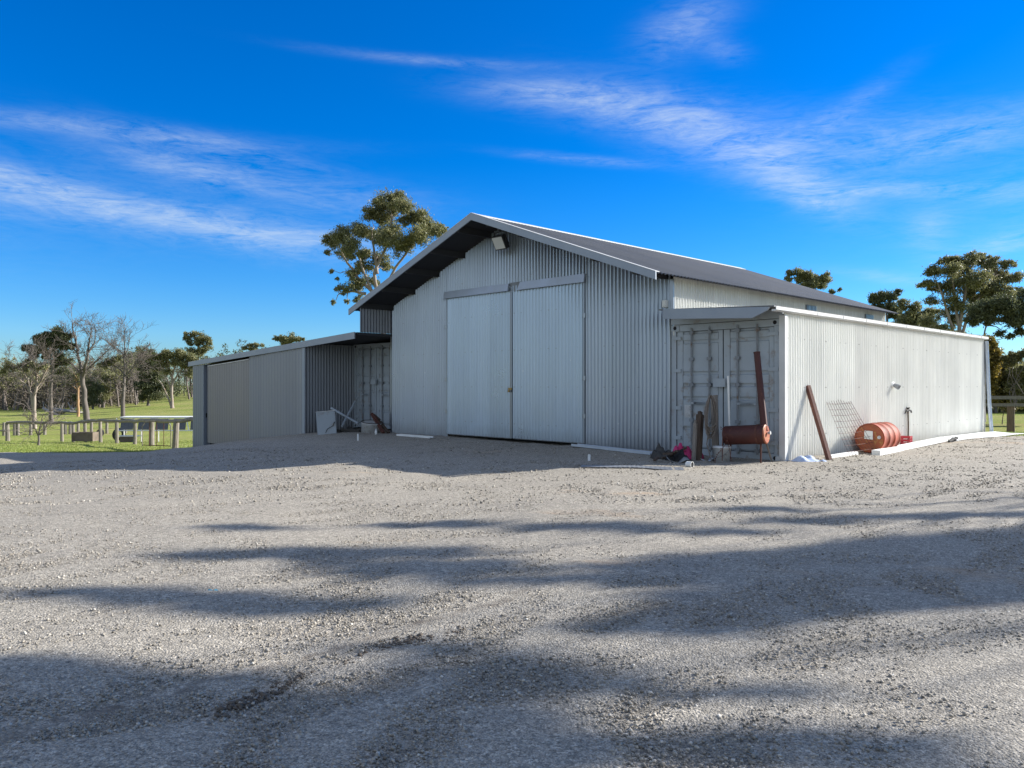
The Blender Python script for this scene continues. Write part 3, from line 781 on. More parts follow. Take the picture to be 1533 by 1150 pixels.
def crumple(c, ax_, ay_, la, lb, h, n=14, seed=1, thick=.008, bump=.05):
    r = np.random.default_rng(seed); V = []
    ph = r.random(8) * 6.28; c = np.asarray(c, float); ax_ = np.asarray(ax_, float); ay_ = np.asarray(ay_, float)
    for i in range(n + 1):
        for j in range(n + 1):
            x, y = i / n * 2 - 1, j / n * 2 - 1
            e = max(0, 1 - max(abs(x), abs(y)) ** 4)
            z = h * e * (.55 + .45 * math.sin(3 * x + ph[0]) * math.cos(2.6 * y + ph[1])) + bump * (math.sin(7 * x + 3 * y + ph[2]) + math.sin(9 * y - 4 * x + ph[3])) * .5 * e + .01 + bump * .2 * r.random()
            k = 1 + .12 * math.sin(5 * x + ph[4]) * y
            V.append(c + ax_ * la * x * k + ay_ * lb * y * (1 + .1 * math.sin(4 * y + ph[5]) * x) + np.array((0, 0, max(z, .008))))
    m = n + 1
    return B().add(V, [(i * m + j, (i + 1) * m + j, (i + 1) * m + j + 1, i * m + j + 1) for i in range(n) for j in range(n)])


dW = np.array((-NF[0], -NF[1], 0)); oW = np.array((-D1[0], -D1[1], 0))
tp = crumple(G(1206, 692), dW * .7 + oW * .5, oW, .30, .18, .10, 12, 3)
tag(tp.build('folded_sheet', M['tarp'], None, True), 'folded bluish white plastic sheet at the corner of the white wall', 'sheet')

# ------------------------------------------------------------------ things before the container with the smoker
gp_ = lambda u, v: G(u, v)
smk = thing('smoker_stove', 'red oxide drum smoker stove on thin legs with a tall leaning flue', 'stove', gp_(1125, 692))
ca = P(1147, 650, 13.98); cb = P(1086, 652, 14.42); ax = (cb - ca); ln = np.linalg.norm(ax); ax /= ln; rr = .172
part('barrel', B().lathe(ca, ax, [(0, rr * .98), (.02, rr), (ln - .02, rr), (ln, rr * .97), (ln, 0)], 32), M['rust_red'], smk, True)
part('end_plate', B().lathe(ca, ax, [(-.012, 0), (-.012, rr * .9), (0, rr * 1.0), (.012, rr * 1.0)], 32), M['drum_end'], smk)
part('end_knob', B().lathe(ca + np.array((.03, 0, .02)), -ax, [(0, 0), (.0, .025), (.03, .025), (.04, .035), (.05, .03), (.05, 0)], 12), M['white_old'], smk)
fa_ = P(1144, 640, 14.04); fb2 = P(1133, 527, 14.25)
part('flue', B().tube([fa_ - (fb2 - fa_) * .03, fa_ + (fb2 - fa_) * .3, fb2], [.062, .06, .055], 14).lathe(fb2, fb2 - fa_, [(-.02, .06), (.0, .062), (.0, .045)], 14), M['rust_red'], smk)
part('collar', B().lathe(fa_ - (fb2 - fa_) * .04, fb2 - fa_, [(0, .075), (.07, .07), (.07, .06)], 16), M['drum'], smk)
part('lid_strap', B().lathe(ca + ax * .12, ax, [(0, rr + .002), (0, rr + .008), (.035, rr + .008), (.035, rr + .002)], 32), M['rust'], smk)
for u0, v0, u1, v1, Y0, Y1 in ((1139, 661, 1139, 694, 14.0, 13.98), (1147, 662, 1156, 691, 14.12, 14.2), (1094, 664, 1092, 689, 14.35, 14.42)):
    a = P(u0, v0, Y0); b_ = P(u1, v1, Y1); b_[2] = gz(b_[0], b_[1]) + .01
    part('leg', B().tube([a, b_], .017, 8), M['rust'] if u0 < 1145 else M['wood'], smk)
pl = B().tube([P(1090, 563, 14.62), P(1093, 688, 14.55)], .02, 10)
tag(pl.build('white_pole', M['white']), 'white plastic pole standing against the container doors behind the smoker stove', 'pole')
bd = B().beam(P(1072, 692, 14.55), P(1069, 592, 14.78), .13, .035, (NF[0], NF[1], 0))
tag(bd.build('timber_board', M['wood']), 'tall grey timber board leaning on the container doors under the rope', 'board')
# rope
rp = B()
for i in range(11):
    a = P(1062 + 5 * rng.random(), 592 + 4 * rng.random(), 14.5 - .012 * i); d_ = 6 + 6 * rng.random(); lo = 640 + 22 * rng.random()
    pts = []
    for k in np.linspace(0, 1, 14):
        an = k * 2 * math.pi
        pts.append(P(1064 + d_ * math.sin(an) * (.35 + .65 * math.sin(an / 2)) + 1.5 * rng.normal() * .3, 592 + (lo - 592) * (1 - math.cos(an)) / 2, 14.48 - .012 * i + .02 * math.sin(an)))
    rp.tube(pts, .011, 6)
rp.tube([P(1062, 640, 14.45), P(1058, 665, 14.4), P(1066, 692, 14.2), P(1085, 699, 14.0), P(1100, 694, 14.1)], .011, 6)
tag(rp.build('rope_coil', M['rope'], None, True), 'coil of old brown rope hung over the tall timber board', 'rope')
for (u0, v0, u1, v1, w, h), nm, mm, lb in (
        ((1044, 690, 1048, 621, .11, .10), 'broken_post', 'wood_dark', 'dark brown broken post leaning on the container doors beside the rope'),
        ((1038, 688, 1041, 634, .06, .05), 'split_plank', 'wood', 'narrow split plank leaning beside the dark broken post')):
    a = P(u0, v0, 14.35 if 'post' in nm else 14.28); b_ = P(u1, v1, 14.72 if 'post' in nm else 14.5); a[2] = gz(a[0], a[1]) - .02
    k = B(); k.beam(a, b_, w, h, (NF[0], NF[1], 0))
    dd = (b_ - a) / np.linalg.norm(b_ - a); k.beam(b_ - dd * .02, b_ + dd * .06, w * .5, h * .8, (NF[0], NF[1], 0))
    tag(k.build(nm, M[mm]), lb, 'timber')


def bucket(base, rt, rb, h, tilt, label, name='bucket', m=M['white_old'], fill=True):
    t = thing(name, label, 'bucket', base)
    ax_ = np.array((math.sin(tilt[0]) * math.cos(tilt[1]), math.sin(tilt[0]) * math.sin(tilt[1]), math.cos(tilt[0])))
    part('shell', B().lathe(base, ax_, [(0, 0), (0, rb), (h * .86, rb + (rt - rb) * .86), (h * .87, rt + .008), (h * .9, rt + .008), (h, rt), (h, rt - .008), (h * .3, rb)], 24), m, t, True)
    if fill:
        part('contents', B().lathe(base + ax_ * h * .75, ax_, [(0, rt * .95), (.02, rt * .5), (.03, 0)], 16), M['grey_dark'], t)
    hp = []
    for k in np.linspace(0, math.pi, 14):
        hp.append(base + ax_ * (h * .9 - math.sin(k) * h * .55) + np.array((D1[0], D1[1], 0)) * math.cos(k) * (rt + .01) + np.array((NF[0], NF[1], 0)) * math.sin(k) * (rt * .75 + .03))
    part('handle', B().tube(hp, .005, 5), M['cont_dark'], t)
    return t


bucket(G(1082, 693) + np.array((0, .08, 0)), .16, .14, .30, (.04, 1.), 'dirty white bucket with rusty chain beside the smoker stove')
ch = B()
for i in range(26):
    k = i / 25
    p = P(1079 + 9 * math.sin(k * 5), 640 + 54 * k, 14.22 - .1 * k); d_ = np.array((math.sin(i * 1.57), math.cos(i * 1.57), .6)) * .018
    ch.tube([p - d_, p + np.array((.01, 0, 0)), p + d_], .006, 5)
ch.tube([P(1082, 645, 14.3), P(1081, 690, 14.15)], .008, 6).tube([P(1086, 642, 14.3), P(1095, 690, 14.1)], .006, 6)
tag(ch.build('rusty_chain', M['rust']), 'rusty chain trailing over the dirty white bucket', 'chain')
# scrap heap
def scrap(name, u, v, Y, mm, label, cat, kind, sc=1., seed=0):
    p = P(u, v, Y); p[2] = gz(p[0], p[1]) + .01
    r = np.random.default_rng(seed); k = B()
    if kind == 'sack':
        k = crumple(p, oW, -dW, .22 * sc, .17 * sc, .24 * sc, 12, seed, bump=.10 * sc)
        return tag(k.build(name, M[mm], None, True), label, cat)
    if kind == 'bars':
        for i in range(5):
            a = p + np.array((r.normal() * .14, r.normal() * .08, .04 + .1 * r.random())) * sc; b_ = a + np.array((r.normal() * .35, r.normal() * .15, r.normal() * .08)) * sc; b_[2] = max(b_[2], .03)
            k.beam(a, b_, .05 * sc, .035 * sc)
    if kind == 'bent':
        V = []
        for i in range(9):
            x = i / 8 - .5
            for s_ in (-1, 1):
                V.append(p + np.array((x * .6, s_ * .12 + .05 * math.sin(i), .06 + .09 * math.sin(i * 1.1 + seed) * (1 if s_ > 0 else .5))) * sc)
        k.add(V, [(2 * i, 2 * i + 2, 2 * i + 3, 2 * i + 1) for i in range(8)])
        o = tag(k.build(name, M[mm], None, True), label, cat); so_ = o.modifiers.new('thick', 'SOLIDIFY'); so_.thickness = .012
        return o
    return tag(k.build(name, M[mm]), label, cat)


scrap('black_sack', 992, 688, 14.75, 'grey_dark', 'black crumpled sack on the scrap heap beside the container', 'sack', 'sack', .95, 4)
scrap('black_sack', 1016, 692, 14.35, 'black', 'torn black sack at the front of the scrap heap', 'sack', 'sack', .85, 5)
scrap('pink_tarp', 1026, 682, 14.75, 'pink', 'bright pink plastic tarp bundled at the foot of the container', 'tarp', 'sack', 1.2, 11)
scrap('scrap_timber', 1003, 690, 14.45, 'wood_dark', 'broken dark timber offcuts thrown over the black sacks', 'timber', 'bars', 1., 8)
scrap('bent_flashing', 1020, 697, 14.0, 'cont_dark', 'bent grey flashing lying in front of the black sacks', 'scrap', 'bent', .8, 2)
scrap('bent_flashing', 1055, 691, 14.4, 'zinc', 'bright bent flashing lying at the foot of the rope', 'scrap', 'bent', .6, 6)
cn = thing('paint_can', 'small white can lying on the gravel before the scrap heap', 'can', G(1028, 700))
c_ = G(1028, 700) + np.array((0, 0, .055))
part('shell', B().lathe(c_, (.7, -.7, 0), [(0, 0), (0, .05), (.01, .053), (.1, .05), (.11, .053), (.11, .045)], 16), M['white'], cn)
part('opening', B().lathe(c_, (.7, -.7, 0), [(.1, .045), (.1, 0)], 16), M['black'], cn)
for u, v, nm, lb in ((1158, 690, 'rag_bundle', 'small dark rag bundle by the foot of the white corner flashing'), (1168, 692, 'grey_block', 'small grey block by the foot of the white corner flashing')):
    p = G(u, v)
    if nm == 'rag_bundle':
        tag(crumple(p, oW, -dW, .12, .08, .10, 8, 9, bump=.03).build(nm, M['grey_dark'], None, True), lb, 'rag')
    else:
        k = B().obox(p + np.array((0, 0, .045)), oW, dW, (0, 0, 1), .07, .05, .05).obox(p + np.array((0, 0, .1)), oW, dW, (0, 0, 1), .05, .035, .006)
        tag(k.build(nm, M['white_old']), lb, 'block')

# strips lying along the front wall
def channel(a, b_, w, h, name, label, m):
    a = np.asarray(a); b_ = np.asarray(b_); d_ = (b_ - a) / np.linalg.norm(b_ - a); n_ = np.cross((0, 0, 1), d_); n_ /= np.linalg.norm(n_)
    k = B(); c = (a + b_) / 2; hl = np.linalg.norm(b_ - a) / 2
    k.obox(c + np.array((0, 0, .012)), d_, n_, (0, 0, 1), hl, w / 2, .006)
    for sg in (-1, 1):
        k.obox(c + n_ * sg * (w / 2 + .004) + np.array((0, 0, h / 2)), d_, n_, (0, 0, 1), hl, .004, h / 2)
    return tag(k.build(name, m), label, 'strip')


channel(G(860, 671) + np.array((0, 0, .05)), G(978, 683) + np.array((0, 0, .03)), .17, .05, 'steel_channel', 'long pale steel channel lying along the foot of the front wall', M['zinc'])
channel(G(596, 654) + np.array((0, 0, .03)), G(646, 658) + np.array((0, 0, .03)), .09, .05, 'white_strip', 'short white strip lying on gravel near the far corner of the front wall', M['white'])
def peg(u, v, h, name, label, r=.02, m=M['white']):
    p = G(u, v)
    k = B().tube([p - np.array((0, 0, .03)), p + np.array((0, 0, h * .9)), p + np.array((0, 0, h))], [r, r, r * .8], 8)
    return tag(k.build(name, m), label, 'peg')


peg(882, 692, .14, 'white_peg', 'small white peg in the gravel before the long steel channel', .025)
peg(536, 661, .19, 'white_peg', 'small white peg in the gravel before the crossed poles', .02)
bt_ = G(563, 652); tag(B().lathe(bt_, (0, 0, 1), [(0, 0), (0, .035), (.12, .035), (.15, .014), (.19, .014), (.19, 0)], 12).build('white_bottle', M['white'], None, True), 'small white plastic bottle beside the round tub', 'bottle')
# thin shadow-coloured sheet standing in for a smudged strip of gravel
p0, p1 = G(868, 703), G(1024, 706)
d_ = (p1 - p0) / np.linalg.norm(p1 - p0); n_ = np.array((-d_[1], d_[0], 0)); ln = np.linalg.norm(p1 - p0)
k = B(); V = []; N = 170; wv = []
for i in range(N + 1):
    x = i / N * ln; e = .10 * math.sin(x * 3.1) + .05 * math.sin(x * 7 + 1)
    for j in range(4):
        w = (j / 3) * .42 + (e if j == 0 else 0)
        p = p0 + d_ * x + n_ * w; p[2] = gz(p[0], p[1]) + .030 + .0012 * math.sin(x / .076 * 6.283) + .006 * math.sin(x * 1.7 + w)
        V.append(p); wv.append((x, w))
k.add(V, [(i * 4 + j, i * 4 + j + 1, (i + 1) * 4 + j + 1, (i + 1) * 4 + j) for i in range(N) for j in range(3)]); k.uv = np.array(wv) + 2
tag(k.build('smudge_sheet', M['dark_galv'], None, True), 'thin shadow coloured sheet standing in for a smudged strip of gravel', 'iron sheet')

# ------------------------------------------------------------------ things before the other container
cp_ = G(490, 651); sd = np.array((.97, .20, 0)); sd /= np.linalg.norm(sd); nd = np.array((-sd[1], sd[0], 0))
cab = thing('metal_cabinet', 'dented pale grey metal cabinet tilted against the dark corrugated wall', 'cabinet', cp_)
upv = np.array((-.10, .06, 1.)); upv /= np.linalg.norm(upv); sx = np.cross(upv, nd); sx /= np.linalg.norm(sx); sx = sx if sx[0] > 0 else -sx; ny_ = np.cross(upv, sx); ny_ = ny_ if ny_[1] > 0 else -ny_
cc = cp_ + upv * .34 + ny_ * .22
part('body', B().obox(cc, sx, ny_, upv, .27, .20, .33), M['cont'], cab)
part('door', B().obox(cc - ny_ * .215, sx, ny_, upv, .26, .014, .32), M['cont'], cab)
part('top_lip', B().obox(cc + upv * .34 - ny_ * .01, sx, ny_, upv, .275, .225, .012), M['white_old'], cab)
part('cable', B().tube([cc - ny_ * .24 + sx * .2 - upv * .02, cc - ny_ * .25 + sx * .25 + upv * .02, cc - ny_ * .24 + sx * .18 - upv * .1, cc - ny_ * .24 + sx * .02 - upv * .17, cc - ny_ * .24 - sx * .04 - upv * .28], .008, 6), M['black'], cab)
for (u0, v0, u1, v1, Y0, Y1), lb in (((496, 611, 536, 634, 23.9, 23.0), 'grey pole lying crossed behind, its upper end on the dark corrugated wall'), ((512, 638, 532, 601, 23.0, 24.3), 'grey pole leaning crossed in front, its upper end near the container edge')):
    a, b_ = P(u0, v0, Y0), P(u1, v1, Y1)
    k = B().tube([a, (a + b_) / 2, b_], .034, 10)
    tag(k.build('steel_pole', M['cont']), lb, 'pole', 'crossed steel poles')
k = B()
r5 = np.random.default_rng(5)
for i in range(6):
    a = G(508 + 5 * i, 650) + np.array((0, .5, .05)); k.beam(a, a + np.array((r5.normal() * .3, r5.normal() * .2, .1 * r5.random())), .12, .08)
tag(k.build('charred_timber', M['grey_dark']), 'charred dark timber lying on the ground under the crossed poles', 'timber')
tb = G(553, 650)
tub = thing('round_tub', 'round white galvanised tub with a dark rim before the container', 'tub', tb)
part('shell', B().lathe(tb + np.array((0, .3, 0)), (0.08, -.12, 1), [(0, 0), (0, .29), (.30, .30), (.31, .315), (.33, .315), (.33, .28), (.05, .27), (.05, 0)], 28), M['white_old'], tub, True)
part('rim', B().lathe(tb + np.array((0, .3, 0)), (0.08, -.12, 1), [(.335, .29), (.335, .318), (.35, .318), (.35, .29)], 28), M['grey_dark'], tub)
for (u0, v0, u1, v1, Y0, Y1), mm, lb in (((557, 620, 574, 648, 23.0, 22.4), 'rust', 'rusty angle iron leaning over the round tub'), ((560, 622, 582, 648, 23.1, 22.5), 'wood_dark', 'dark timber plank leaning over the round tub')):
    k = B().beam(P(u0, v0, Y0), P(u1, v1, Y1), .09, .05)
    a, b_ = P(u0, v0, Y0), P(u1, v1, Y1); k.beam(a + np.array((0, 0, .03)), a + (b_ - a) * .35 + np.array((.03, -.03, .05)), .05, .03)
    tag(k.build('angle_iron' if mm == 'rust' else 'timber_plank', M[mm]), lb, 'iron' if mm == 'rust' else 'timber')
p = G(318, 888); tag(crumple(p, (1, 0, 0), (0, 1, 0), .06, .025, .02, 6, 2, bump=.01).build('blue_scrap', M['blue'], None, True), 'scrap of blue plastic on the gravel', 'scrap')
p = G(1335, 1016); tag(crumple(p, (.9, .4, 0), (-.4, .9, 0), .028, .012, .014, 6, 5, bump=.006).build('pale_leaf', M['white'], None, True), 'pale dry leaf lying on the gravel', 'leaf')


# ------------------------------------------------------------------ trees
def leaves_np(cen, size, asp, r, droop=.5):
    n = len(cen); a = r.normal(size=(n, 3)); a[:, 2] -= droop * 1.5; a /= np.linalg.norm(a, axis=1)[:, None]
    b = np.cross(a, r.normal(size=(n, 3))); b /= np.linalg.norm(b, axis=1)[:, None] + 1e-9
    l = size * (.6 + .8 * r.random(n))[:, None]
    V = np.stack((cen - a * l * .5, cen + b * l * asp * .5, cen + a * l * .5, cen - b * l * asp * .5), 1)
    return V.reshape(-1, 3), np.arange(n * 4).reshape(-1, 4)


def clump_points(c, rad, n, r, sub=9, flat=.85):
    ns = max(3, int(sub * 1.5)); d = r.normal(size=(ns, 3)); d /= np.linalg.norm(d, axis=1)[:, None]
    sc = np.asarray(c) + d * (rad * (.25 + .85 * r.random(ns) ** .8))[:, None] * np.array((1, 1, flat))
    k = r.integers(0, ns, n); sz = rad * (.26 + .42 * r.random(ns))
    g = r.normal(size=(n, 3)) * np.array((1, 1, .7)) * .6
    return sc[k] + g * sz[k][:, None], sc


def limb(b, p0, p1, r0, r1, r, wob=.06, n=6, side=6):
    p0 = np.asarray(p0, float); p1 = np.asarray(p1, float); ln = np.linalg.norm(p1 - p0)
    pts = []
    bow = np.array((0, 0, 1.)) * ln * .10
    for k in np.linspace(0, 1, n):
        pts.append(p0 * (1 - k) + p1 * k + math.sin(k * math.pi) * (-bow * .6) + (r.normal(size=3) * ln * wob * math.sin(k * math.pi)))
    b.tube(pts, np.linspace(r0, r1, n), side)


def gum(name, label, trunk, tr_r, clumps, nleaf, lsize, leaf, bark, group=None, seed=1, cat='tree', asp=.34, twig=True, subn=9, droop=.6, stems=()):
    """trunk: points from the ground up; clumps: (centre, radius[, weight])."""
    r = np.random.default_rng(seed)
    base = np.asarray(trunk[0], float)
    t = thing(name, label, cat, base, group)
    tr_r = tr_r * .52; nleaf = int(nleaf * 2.5); lsize = lsize * .62
    b = B(); tp = np.array(trunk, float); m = len(tp)
    kk = np.linspace(0, m - 1, (m - 1) * 4 + 1); pts = np.array([np.interp(kk, range(m), tp[:, i]) for i in range(3)]).T
    pts[1:] += r.normal(size=pts[1:].shape) * tr_r * .12
    rad = np.linspace(tr_r, tr_r * .35, len(pts)); rad[0] *= 1.35
    b.tube(pts, rad, 9)
    rads = rad
    for st in stems:
        q_ = np.array(st, float); mm = len(q_); k2 = np.linspace(0, mm - 1, (mm - 1) * 4 + 1); q_ = np.array([np.interp(k2, range(mm), q_[:, i]) for i in range(3)]).T
        q_[1:] += r.normal(size=q_[1:].shape) * tr_r * .12
        b.tube(q_, np.linspace(tr_r * .6, tr_r * .22, len(q_)), 7)
        pts = np.concatenate((pts, q_)); rads = np.concatenate((rads, np.linspace(tr_r * .6, tr_r * .22, len(q_))))
    tot = sum((c[1] ** 2) * (c[2] if len(c) > 2 else 1.) for c in clumps)
    allp = []
    for c in clumps:
        cen, cr_ = np.asarray(c[0], float), c[1]
        # nearest sensible fork on the trunk: below the clump
        d = np.linalg.norm(pts - cen, axis=1) + 1.2 * np.maximum(0, pts[:, 2] - cen[2] + cr_ * .5)
        i = int(np.argmin(d)); fr = max(.03, rads[i] * .5)
        limb(b, pts[i], cen, fr, fr * .25, r)
        w = c[2] if len(c) > 2 else 1.
        n = int(nleaf * cr_ ** 2 * w / tot)
        p, sc = clump_points(cen, cr_, n, r, subn)
        allp.append(p)
        if twig:
            for q_ in sc:
                limb(b, cen, q_, fr * .28, .006, r, .1, 4, 4)
    b.build('trunk', bark, t, True)
    if allp:
        v, f = leaves_np(np.concatenate(allp), lsize, asp, r, droop)
        build_np('crown', v, f, leaf, t)
    return t


def px(Y, lst, f=1.):
    return [(P(u, v, Y + dy * f), rp * Y / F, *w) for (u, v, rp, dy, *w) in lst]


def foot(u, Y):
    x = (u - U0) / F * Y
    return np.array((x, Y, float(gz(x, Y)) - .1))


# gum behind the roof
Y = 50
gum('gum_tree', 'tall gum tree rising behind the gabled roof of the shed', [foot(575, Y), P(572, 500, Y), P(566, 450, Y), P(560, 410, Y), P(578, 370, Y), P(588, 325, Y)], .34,
    px(Y, [(587, 302, 17, 0, 1.3), (572, 306, 12, 1, 1.2), (604, 308, 13, -1, 1.2), (557, 320, 13, 1, 1.1), (580, 328, 16, 1, .8), (608, 330, 10, 0, .6), (625, 322, 15, 0, 1.1), (640, 335, 13, 1), (652, 346, 13, 0), (664, 343, 7, 0, .8),
           (625, 353, 17, -1, .9), (610, 365, 11, 0, .8), (543, 345, 15, 0, 1.1), (560, 352, 13, 2, .9), (587, 358, 19, -1, 1.1), (600, 372, 12, 0, .8), (513, 352, 13, 0, 1.1), (498, 363, 12, 1, 1.2), (490, 378, 5, 0), (530, 372, 16, -1, 1.1), (545, 380, 11, 1, .7),
           (517, 378, 11, 1, .7), (545, 400, 15, 1, .6), (528, 410, 11, 0, .6), (534, 428, 13, 0, .8), (515, 434, 8, 0, .7), (505, 432, 5, 0, .6), (496, 405, 3.5, 0, 1.2), (499, 452, 4, 0, .9), (570, 385, 13, 1, .6), (557, 420, 12, 2, .5), (581, 400, 10, 1, .5), (505, 418, 3, 0), (535, 448, 7, 1, .6), (520, 452, 4, 0, .7)]),
    26000, .24, M['leaf'], M['bark_pale'], seed=3, stems=[[P(566, 455, Y), P(552, 425, Y), P(540, 395, Y), P(535, 365, Y)], [P(560, 440, Y), P(535, 415, Y), P(515, 385, Y), P(505, 365, Y)], [P(572, 440, Y), P(592, 400, Y), P(612, 375, Y), P(628, 350, Y)], [P(565, 410, Y), P(560, 380, Y), P(556, 345, Y)], [P(548, 440, Y), P(525, 436, Y), P(508, 440, Y)]])
# big gum at the far end of the white wall
gum('gum_tree', 'large spreading gum tree beyond the far end of the white wall', [foot(1440, 52), P(1436, 540, 52), P(1436, 490, 52), P(1443, 450, 52), P(1452, 412, 52)], .36,
    px(52, [(1427, 388, 10, 0), (1415, 392, 8, 1), (1455, 388, 10, 0), (1470, 388, 12, 1), (1490, 393, 10, 0), (1507, 396, 8, 0), (1518, 396, 4, 0), (1400, 404, 10, 0), (1392, 408, 6, 0), (1425, 408, 14, -1, .9), (1445, 405, 12, 1, .7), (1386, 426, 9, 0), (1400, 430, 9, 1, .7), (1420, 430, 15, 1, .8), (1462, 415, 17, -1, 1.2), (1483, 412, 11, 1, .7),
            (1522, 414, 9, 0), (1508, 420, 8, 0), (1508, 440, 13, -1), (1525, 437, 7, 0), (1450, 440, 14, 1, .8), (1478, 440, 15, 0, 1.1), (1395, 450, 9, 1, .6), (1410, 470, 10, 1, .5), (1405, 490, 12, 0, .6), (1385, 480, 12, 1, .7), (1438, 422, 13, 1, .8), (1436, 460, 14, 0, .7), (1462, 455, 14, 1), (1490, 432, 14, 0), (1500, 410, 10, 1), (1425, 450, 12, 0, .6), (1440, 395, 10, 0, .8), (1480, 400, 10, 1, .8), (1430, 480, 12, 1, .6)]),
    26000, .24, M['leaf_olive'], M['bark_pale'], seed=5, stems=[[P(1436, 520, 52), P(1422, 480, 52), P(1412, 445, 52), P(1402, 420, 52)], [P(1438, 510, 52), P(1450, 470, 52), P(1470, 440, 52), P(1488, 415, 52)], [P(1436, 500, 52), P(1430, 450, 52), P(1424, 410, 52)], [P(1445, 480, 52), P(1475, 455, 52), P(1508, 435, 52)]])
gum('gum_tree', 'dark leafy gum tree with a grey trunk beyond the paddock fence', [foot(1473, 44), P(1473, 540, 44), P(1472, 510, 44), P(1478, 480, 44)], .17,
    px(44, [(1485, 455, 17, 0, 1.2), (1466, 466, 14, 0, 1.2), (1500, 462, 15, 0, 1.2), (1520, 462, 13, 0, 1.2), (1530, 475, 14, 0, 1.1), (1512, 480, 14, 0), (1460, 478, 11, 0), (1484, 475, 12, 0), (1540, 460, 14, 0), (1498, 500, 6, 0, .8), (1512, 503, 5, 0, .8), (1527, 497, 7, 0), (1550, 480, 14, 0), (1535, 440, 8, 0)]),
    15000, .24, M['leaf_dark'], M['bark'], seed=6)
gum('gum_tree', 'gum tree top showing above the sunlit roof slope', [foot(1210, 62), P(1212, 450, 62), P(1212, 425, 62)], .22,
    px(62, [(1184, 409, 6, 0), (1181, 418, 5, 0), (1197, 409, 7, 0), (1207, 413, 10, 0, 1.2), (1220, 419, 8, 0), (1236, 416, 8, 0, 1.3), (1227, 426, 9, 0, 1.2), (1195, 420, 6, 0), (1210, 430, 12, 0), (1245, 437, 4, 0), (1258, 434, 3, 0)]),
    6500, .26, M['leaf'], M['bark'], seed=7)
gum('gum_tree', 'open gum tree behind the eave end of the shed roof', [foot(1330, 64), P(1328, 480, 64), P(1326, 455, 64)], .25,
    px(64, [(1308, 447, 8, 0), (1322, 444, 9, 0), (1336, 446, 7, 0), (1344, 438, 5, 0, .9), (1315, 458, 8, 0, .8), (1333, 460, 8, 0, .8), (1342, 470, 10, 0)]),
    6000, .26, M['leaf_dark'], M['bark'], seed=8)
gum('gum_tree', 'low bushy gum tree between the shed and the large gum', [foot(1375, 58), P(1372, 500, 58), P(1370, 475, 58)], .22,
    px(58, [(1352, 456, 8, 0, 1.1), (1368, 461, 9, 0, 1.1), (1360, 475, 12, 0), (1378, 478, 13, 0), (1392, 468, 9, 0), (1350, 485, 11, 0), (1370, 492, 14, 0), (1395, 495, 13, 0), (1412, 500, 12, 0), (1430, 502, 12, 0)]),
    12000, .25, M['leaf'], M['bark'], seed=9)
# bushes behind the paddock fence
def bush(name, label, u, Y, clumps, n, ls, leaf, seed, grp='bushes beyond the paddock fence', asp=.4):
    return gum(name, label, [foot(u, Y), foot(u, Y) + np.array((.05, 0, .5)), foot(u, Y) + np.array((.1, 0, 1.0))], .06, px(Y, clumps), n * 2, ls * 1.5, leaf, M['twig'], grp, seed, 'bush', asp, True, 12, .1)


bush('bush', 'tall golden green bush just past the end of the white wall', 1466, 40, [(1462, 516, 12, 0), (1477, 514, 11, 0), (1464, 535, 15, 0), (1484, 535, 13, 0), (1455, 550, 14, 0), (1475, 556, 16, 0), (1450, 575, 14, 0), (1468, 585, 15, 0), (1445, 525, 12, 0), (1486, 520, 5, 0)], 12000, .16, M['leaf_gold'], 21)
bush('bush', 'wide brownish bush behind the paddock fence post', 1500, 41.5, [(1496, 550, 15, 0), (1512, 555, 13, 0), (1490, 570, 16, 0), (1508, 575, 16, 0), (1520, 585, 14, 0), (1488, 590, 14, 0), (1505, 596, 15, 0), (1500, 540, 7, 0), (1515, 545, 7, 0)], 12000, .15, M['leaf_bush'], 22)
bush('bush', 'dense green bush behind the sunlit end of the paddock rails', 1535, 40, [(1526, 560, 12, 0), (1540, 556, 14, 0), (1528, 580, 14, 0), (1545, 582, 16, 0), (1532, 600, 14, 0), (1560, 590, 16, 0), (1555, 565, 14, 0)], 9000, .16, M['leaf'], 23)
bush('sapling', 'thin grey leafed sapling standing against the sky between the bushes', 1515, 39, [(1505, 536, 5, 0, .5), (1516, 532, 6, 0, .5), (1524, 537, 5, 0, .5), (1512, 542, 7, 0, .5), (1532, 530, 6, 0, .5)], 900, .14, M['leaf_bush'], 24)


